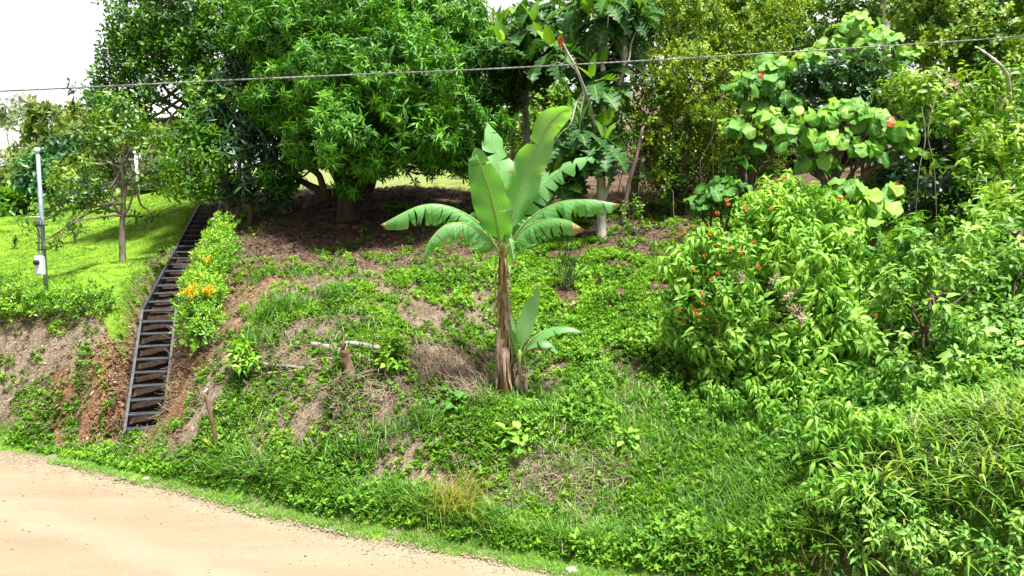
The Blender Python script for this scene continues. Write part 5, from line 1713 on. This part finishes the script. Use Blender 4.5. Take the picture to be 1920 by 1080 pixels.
# small individual plants
def small_plant(name, label, base, temps, n, R, hz, mat, sc=(.8, 1.2), tone=(.3, .8), stems=4, cat='plant', up=.8):
    t = thing(name, label, cat, base)
    d = nrm(rng.normal(size=(n, 3))); d[:, 2] = np.abs(d[:, 2])
    pos = base + d * np.array([R, R, hz]) * rng.uniform(.55, 1, (n, 1)) + np.array([0, 0, .05])
    mb = MB(); scatter(mb, temps, pos, frameZ(d * .6 + np.array([0, 0, up]) + rng.normal(0, .25, (n, 3))), rng.uniform(*sc, n), rng.uniform(*tone, n)); mb.build('foliage', M[mat], t)
    tb = MB()
    for k in range(stems):
        tube(tb, wob(np.asarray(base) - [0, 0, .03], pos[k % n], 5, .06), [.012, .005], 5, cap=False)
    tb.build('stem', M['stem_green'], t)
    return t


small_plant('lance_leaf_shrub', 'small mound-shaped shrub of bright lance leaves on the bank right of the staircase', G(462, 700), [sprig(11, .17, .05, -40, 40, .1, 3, 'lance', .4, .3) for _ in range(4)], 34, .27, .42, 'hedge')
small_plant('weed_shrub', 'upright leafy weed growing through the logs', G(735, 700), [sprig(9, .09, .06, -20, 50, .12, 2, 'ovate', .3, .3) for _ in range(4)], 46, .2, .62, 'weed', up=.6)
small_plant('broad_leaf_weed', 'broad-leaved weed beside the dead frond heap', G(836, 770), [sprig(5, .15, .11, -10, 45, .08, 4, 'ovate', .3, .2, pet=.05) for _ in range(3)], 8, .13, .2, 'bigleaf', tone=(.3, .8))
small_plant('broad_leaf_weed', 'pale broad-leaved weed on the bank left of the crossed sticks', G(965, 850), [sprig(5, .13, .1, -10, 45, .08, 4, 'ovate', .3, .2, pet=.05) for _ in range(3)], 9, .2, .16, 'bigleaf', tone=(.4, .9))
small_plant('broad_leaf_weed', 'pale broad-leaved weed right of the bare straw patch on the bank', G(1170, 845), [sprig(5, .13, .09, -10, 45, .08, 4, 'ovate', .3, .2, pet=.05) for _ in range(3)], 6, .13, .15, 'bigleaf', tone=(.4, .9))
small_plant('climbing_weed', 'slender leafy weed climbing near the foot of the forked pale trunk', G(1190, 440), [sprig(9, .1, .06, -20, 50, .16, 2, 'ovate', .3, .3) for _ in range(4)], 22, .28, .75, 'spray', up=.5, tone=(.2, .7))
small_plant('twiggy_plant', 'thin dark twiggy plant standing on the slope right of the banana plant', G(1062, 545), [sprig(10, .035, .014, 20, 70, .22, 2, 'lance', .1, .3, twig=.003) for _ in range(4)], 55, .2, 1.05, 'mango_shaded', up=1.4, stems=22, tone=(.3, .7))
small_plant('agave_like_weed', 'small spiky yellowish weed at the foot of the leaning stake', G(398, 850), [sprig(9, .2, .03, 40, 75, .02, 3, 'lance', .2, .3)], 2, .02, .02, 'spray', tone=(.7, .9))

# ------------------------------------------------------------------ dead wood
def log(name, label, pts, r, mat, cat='log', sides=9, twigs=0, group=None):
    q = smooth_path(pts, 5)
    mb = MB(); tube(mb, q, r, sides, rough=.22)
    for k in range(twigs):
        s0 = q[rng.integers(1, len(q) - 1)]
        tube(mb, wob(s0, s0 + rng.normal(0, .12, 3) + [0, 0, .08], 4, .1), [.012, .005], 5)
    return tag(mb.build(name, M[mat], base=q[0]), label, cat, group)


b = G(652, 712)
t = thing('tree_stump', 'tall split rotten stump standing among the logs', 'stump', b)
mb = MB(); tube(mb, smooth_path([b - [0, 0, .1], P(655, 698, b[1]), P(649, 676, b[1]), P(646, 656, b[1])], 4), [.1, .075, .07, .06], 11, rough=.6); mb.build('bole', M['wood_rot'], t)
mb = MB(); tube(mb, [P(641, 662, b[1]), P(643, 642, b[1]), P(645, 630, b[1])], [.04, .022, .004], 6, rough=.5); mb.build('splinter', M['wood_rot'], t)
for dx in (-.1, .1):
    mb = MB(); tube(mb, wob(b + [0, 0, .08], on(b[0] + dx * 1.6, b[1] - .12) - [0, 0, .03], 4, .05), [.035, .015], 6); mb.build('root', M['wood_rot'], t)


def lay(px0, py0, px1, py1, dz=.05, k=4):
    a, b = G(px0, py0), G(px1, py1)
    return [np.array([*(a + (b - a) * f)[:2], max((a + (b - a) * f)[2], float(hgt((a + (b - a) * f)[0], (a + (b - a) * f)[1])[0])) + dz]) for f in np.linspace(0, 1, k)]


log('fallen_log', 'short grey weathered log to the left of the stump', lay(585, 655, 640, 668, .06), [.05, .055, .045], 'log_pale', twigs=2)
log('fallen_log', 'pale log leaning on the stump and running to the right', lay(640, 658, 712, 664, .09), [.05, .05, .04], 'log_pale', twigs=3)
log('fallen_log', 'thin pale log lying below the leaning log', lay(665, 672, 705, 690, .05), [.035, .03], 'log_pale')
for px0, py0, px1, py1, r, lab in [(490, 690, 600, 705, .03, 'long thin pole lying left of the stump'), (545, 700, 640, 685, .018, 'thin stick crossing the long pole left of the stump'), (685, 708, 725, 698, .035, 'short dark stick right of the stump'),
                                   (860, 690, 905, 715, .018, 'thin stick above the dead frond heap'), (850, 700, 900, 735, .02, 'stick at the right end of the dead frond heap'), (1010, 870, 1058, 812, .03, 'pale forked stick lying in weeds on the bank'), (1005, 826, 1040, 832, .018, 'short stick crossing the pale forked stick'),
                                   (1165, 905, 1235, 955, .012, 'long thin dry stem lying on the bank left of the trailing bush'), (445, 770, 480, 745, .02, 'slim stick on the bank under the lance-leaved shrub'), (1240, 760, 1250, 815, .012, 'thin upright dry stem by the grey root'), (880, 695, 925, 738, .02, 'brown dead stalk beside the banana foot')]:
    log('stick', lab, lay(px0, py0, px1, py1, .06), [r, r * .7], 'log_pale' if px0 != 685 else 'wood_rot', 'stick', 7, 2)
for k, (px0, py0, px1, py1) in enumerate([(560, 700, 640, 722), (600, 660, 660, 690), (700, 655, 760, 668), (720, 690, 790, 705), (640, 725, 700, 712), (760, 660, 830, 672), (880, 668, 930, 690), (500, 712, 580, 700), (690, 725, 750, 742), (600, 735, 655, 750)]):
    log('dead_branch', 'dry broken branch in the scatter of dead wood between the lance-leaved shrub and the banana', lay(px0, py0, px1, py1, .05), [.022, .012], 'log_pale' if k % 3 else 'wood_rot', 'branch', 6, 4, 'dead branches around the stump')
b = G(408, 855)
q = P(383, 735, b[1] - .05)
t = thing('leaning_stake', 'leaning weathered wooden stake on the bank right of the staircase', 'stake', b)
mb = MB(); tube(mb, smooth_path([b - [0, 0, .15], P(400, 800, b[1]), q], 4), [.028, .03, .025], 8, rough=.25); mb.build('shaft', M['wood_rot'], t)
mb = MB(); tube(mb, [q - [.02, 0, .03], q + [.05, 0, .05]], [.018, .012], 6); mb.build('tie', M['white'], t)

# brush pile and dead palm fronds
def brush(label, spots, n, L, mat, name='brush_pile', cat='brush pile', r=.006, lift=.22, dirn=None, curve=.14):
    b = G(*spots[0])
    mb = MB()
    gs = [G(*s) for s in spots]
    for k in range(n):
        c = gs[rng.integers(0, len(gs))]
        x, y = c[0] + rng.normal(0, .28), c[1] + rng.normal(0, .2)
        z = float(hgt(x, y)[0]) + abs(rng.normal(0, lift)) * .8 + .01
        d = nrm(rng.normal(size=3) * np.array([1, .7, .35]) if dirn is None else np.asarray(dirn) + rng.normal(0, .35, 3))
        ll = L * rng.uniform(.4, 1.2)
        a, e = np.array([x, y, z]) - d * ll / 2, np.array([x, y, z]) + d * ll / 2
        for v in (a, e): v[2] = max(v[2], float(hgt(v[0], v[1])[0]) + .005)
        tube(mb, wob(a, e, 4, curve), [r * rng.uniform(.7, 1.5), r * .5], 4, cap=False)
    return tag(mb.build(name, M[mat], base=b), label, cat, kind='stuff')


brush('tangle of dry brown brush spilling down the bank below the stump', [(660, 740), (700, 755), (740, 770), (720, 790), (640, 775), (680, 800), (600, 760)], 300, .42, 'straw', r=.004, lift=.09)
brush('heap of drooping grey-brown dead palm fronds left of the banana stem', [(800, 690), (830, 700), (860, 715), (780, 690), (870, 735)], 620, .5, 'straw', 'frond_heap', 'dead fronds', .004, .16, (.55, -.45, -.45), .1)
brush('dry straw heap on the bare patch of the bank', [(1000, 920), (1040, 900), (1080, 915), (1130, 890)], 260, .35, 'straw', 'straw_heap', 'straw', .005, .07)
brush('pale dry dead stems in the weeds at the bottom right', [(1580, 1060), (1600, 1050), (1590, 1075)], 70, .4, 'straw', 'dead_stems', 'dead stems', .006, .15, (0.05, -.1, 1), .05)
b = G(1190, 775)
t = thing('dead_root', 'grey twisted dead root lying on the slope left of the flowering bush', 'root', b)
mb = MB()
for k in range(9):
    e = b + np.array([rng.normal(0, .25), rng.normal(0, .1), abs(rng.normal(0, .08))])
    tube(mb, wob(b + [rng.normal(0, .06), 0, .03], e, 5, .15), [.03, .008], 6, rough=.2)
mb.build('wood', M['log_pale'], t)
brush('fan of thin grey rootlets under the dead root', [(1180, 772), (1205, 780)], 50, .3, 'straw', 'rootlets', 'roots', .004, .04)

# big fallen leaves: one thing each
fl = [(a, b2, np.zeros(len(a)), u) for a, b2, u in [leaf(.34, .17, 8, 'lobed', .5, .5), leaf(.3, .15, 6, 'ovate', .7, -.5), leaf(.36, .13, 6, 'lance', .8, .6)]]
fpos = [(1143, 485), (1160, 512), (1178, 505), (1090, 545), (1120, 545), (1140, 545), (1110, 558), (1165, 565), (1022, 540), (895, 513), (735, 505), (872, 512), (1000, 470), (1015, 480), (985, 462), (1050, 505), (905, 700), (782, 652), (1185, 540), (1080, 500), (1020, 455), (965, 535), (1200, 560), (1130, 600), (1090, 575), (840, 540), (700, 520), (1230, 585), (1150, 430), (1080, 440), (1210, 470)]
for i, (px, py) in enumerate(fpos):
    q = G(px, py) + np.array([0, 0, .05])
    mb = MB()
    scatter(mb, [fl[i % 3]], np.array([q]), frameZ(np.array([[0, -.25, 1.]]) + rng.normal(0, .35, (1, 3))), rng.uniform(.6, .95), rng.uniform(.35, .75))
    tag(mb.build('fallen_leaf', M['litter'], base=q), 'large curled dry pale-brown leaf fallen on the weedy slope', 'fallen leaf', 'large fallen leaves on the slope')

# stones along the road edge
import bmesh
for px, py, r, lab in [(100, 855, .07, 'stone at the road edge farthest left'), (205, 862, .11, 'largest stone at the road edge below the clay bank'), (560, 745 + 200, .07, 'stone in the verge grass below the brush'), (1073, 1072, .06, 'stone at the road edge at the bottom of the view'), (275, 900, .05, 'small stone at the road edge below the staircase foot')]:
    q = G(px, py)
    bm = bmesh.new()
    bmesh.ops.create_icosphere(bm, subdivisions=3, radius=1)
    V = np.array([v.co[:] for v in bm.verts]); T = np.array([[v.index for v in f.verts] for f in bm.faces]); bm.free()
    V = V * (1 + .35 * (fnoise(V[:, 0] * 2 + V[:, 2] + px, V[:, 1] * 2 + V[:, 2], 1.2, 3)[:, None] - .5)) * np.array([1.3, 1, .6]) * r
    mb = MB(); mb.add(V + q + [0, 0, r * .15], T)
    tag(mb.build('stone', M['stone'], base=q), lab, 'stone', 'stones along the road')

# loose gravel on the road
bm = bmesh.new(); bmesh.ops.create_icosphere(bm, subdivisions=1, radius=1)
V = np.array([v.co[:] for v in bm.verts]); T = np.array([[v.index for v in f.verts] for f in bm.faces]); bm.free()
peb = []
for k in range(4):
    W = V * (1 + rng.normal(0, .14, (len(V), 1))) * np.array([1.2, .9, .6])
    peb.append((W, T, np.zeros(len(V)), np.zeros((len(V), 2))))
x = rng.uniform(-11, 4, 4200)
v = np.where(rng.random(4200) < .8, np.abs(rng.normal(0, .25, 4200)), rng.uniform(0, 5, 4200))
y = y_edge(x) - v + .1
k = (y > 6.5) & inview(x, y)
x, y, v = x[k], y[k], v[k]
n = len(x)
pos = np.stack([x, y, np.full(n, .018)], 1)
mb = MB()
scatter(mb, peb, pos, frameZ(np.tile([0, 0, 1.], (n, 1)) + rng.normal(0, .25, (n, 3))), rng.gamma(2, .003, n) + .003, .5)
tag(mb.build('gravel', solid('gravel_stone', (.22, .175, .115), (.36, .3, .21), 3, .9, .2), smooth=False), 'loose gravel and clods scattered over the dirt road', 'gravel', kind='stuff')

p = area_pts(40000, -12, -3, 10.5, 15, lambda x, y: sst(field(clay_pts, x, y), .25, .7) * inview(x, y) * (y - y_edge(x) > .6) * (1 - lawn_mask(x, y)) * offstairs(x, y))
n = len(p)
mb = MB()
scatter(mb, peb, p, frameZ(np.tile([0, 0, 1.], (n, 1)) + rng.normal(0, .5, (n, 3))), rng.gamma(2, .006, n) + .006, .5)
tag(mb.build('clods', solid('earth_clod', (.09, .042, .022), (.28, .165, .09), 4, .95, .3), smooth=False), 'crumbled orange-brown clods of earth on the cut bank beside the staircase', 'earth clods', kind='stuff')

# ------------------------------------------------------------------ light
SUN = nrm(np.array([.2, -.26, .94]))
ld = bpy.data.lights.new('sun', 'SUN'); ld.energy = 4.8; ld.angle = math.radians(7); ld.color = (1, .965, .9)
so = bpy.data.objects.new('sun', ld); C.objects.link(so)
so.rotation_euler = Vector(-SUN).to_track_quat('-Z', 'Y').to_euler()
so.location = (0, -5, 30)
w = bpy.data.worlds.new('World'); S.world = w; w.use_nodes = True
nt = w.node_tree
bg = nt.nodes['Background']
sky = nt.nodes.new('ShaderNodeTexSky'); sky.sky_type = 'NISHITA'; sky.sun_disc = False
sky.sun_elevation = math.asin(SUN[2]); sky.sun_rotation = math.atan2(SUN[0], SUN[1])
sky.dust_density = 4.5; sky.air_density = 1.0; sky.ozone_density = 1.0
hs = nt.nodes.new('ShaderNodeHueSaturation'); hs.inputs['Saturation'].default_value = .25
nt.links.new(sky.outputs[0], hs.inputs['Color'])
# bright cloud bank low in the sky
tc = nt.nodes.new('ShaderNodeTexCoord'); sx = nt.nodes.new('ShaderNodeSeparateXYZ'); nt.links.new(tc.outputs['Generated'], sx.inputs[0])
cn = nt.nodes.new('ShaderNodeTexNoise'); cn.inputs['Scale'].default_value = 3; cn.inputs['Detail'].default_value = 5; nt.links.new(tc.outputs['Generated'], cn.inputs['Vector'])
ca = nt.nodes.new('ShaderNodeMath'); ca.operation = 'MULTIPLY_ADD'; ca.inputs[1].default_value = -.35; nt.links.new(cn.outputs['Fac'], ca.inputs[0]); nt.links.new(sx.outputs['Z'], ca.inputs[2])
cm = nt.nodes.new('ShaderNodeMapRange'); cm.interpolation_type = 'SMOOTHSTEP'; cm.inputs[1].default_value = .02; cm.inputs[2].default_value = .42; cm.inputs[3].default_value = 1.0; cm.inputs[4].default_value = 0
nt.links.new(ca.outputs[0], cm.inputs[0])
# bank kept beyond the hill; sky dimmed behind the camera to cut fill light
cy = nt.nodes.new('ShaderNodeMapRange'); cy.interpolation_type = 'SMOOTHSTEP'; cy.inputs[1].default_value = -.25; cy.inputs[2].default_value = .45; cy.inputs[3].default_value = .25; cy.inputs[4].default_value = 1
nt.links.new(sx.outputs['Y'], cy.inputs[0])
cf = nt.nodes.new('ShaderNodeMath'); cf.operation = 'MULTIPLY'; nt.links.new(cm.outputs[0], cf.inputs[0]); nt.links.new(cy.outputs[0], cf.inputs[1])
cx = nt.nodes.new('ShaderNodeMixRGB'); cx.inputs[2].default_value = (9.6, 9.75, 10.0, 1)
nt.links.new(cf.outputs[0], cx.inputs['Fac']); nt.links.new(hs.outputs[0], cx.inputs[1]); nt.links.new(cx.outputs[0], bg.inputs['Color'])
bg.inputs['Strength'].default_value = .055
S.view_settings.view_transform = 'Standard'; S.view_settings.look = 'None'
S.view_settings.exposure = 1.32; S.view_settings.gamma = 1; S.view_settings.use_curve_mapping = False
S.cycles.use_denoising = True
S.cycles.max_bounces = 8; S.cycles.diffuse_bounces = 4; S.cycles.glossy_bounces = 2; S.cycles.transmission_bounces = 4
S.cycles.caustics_reflective = False; S.cycles.caustics_refractive = False
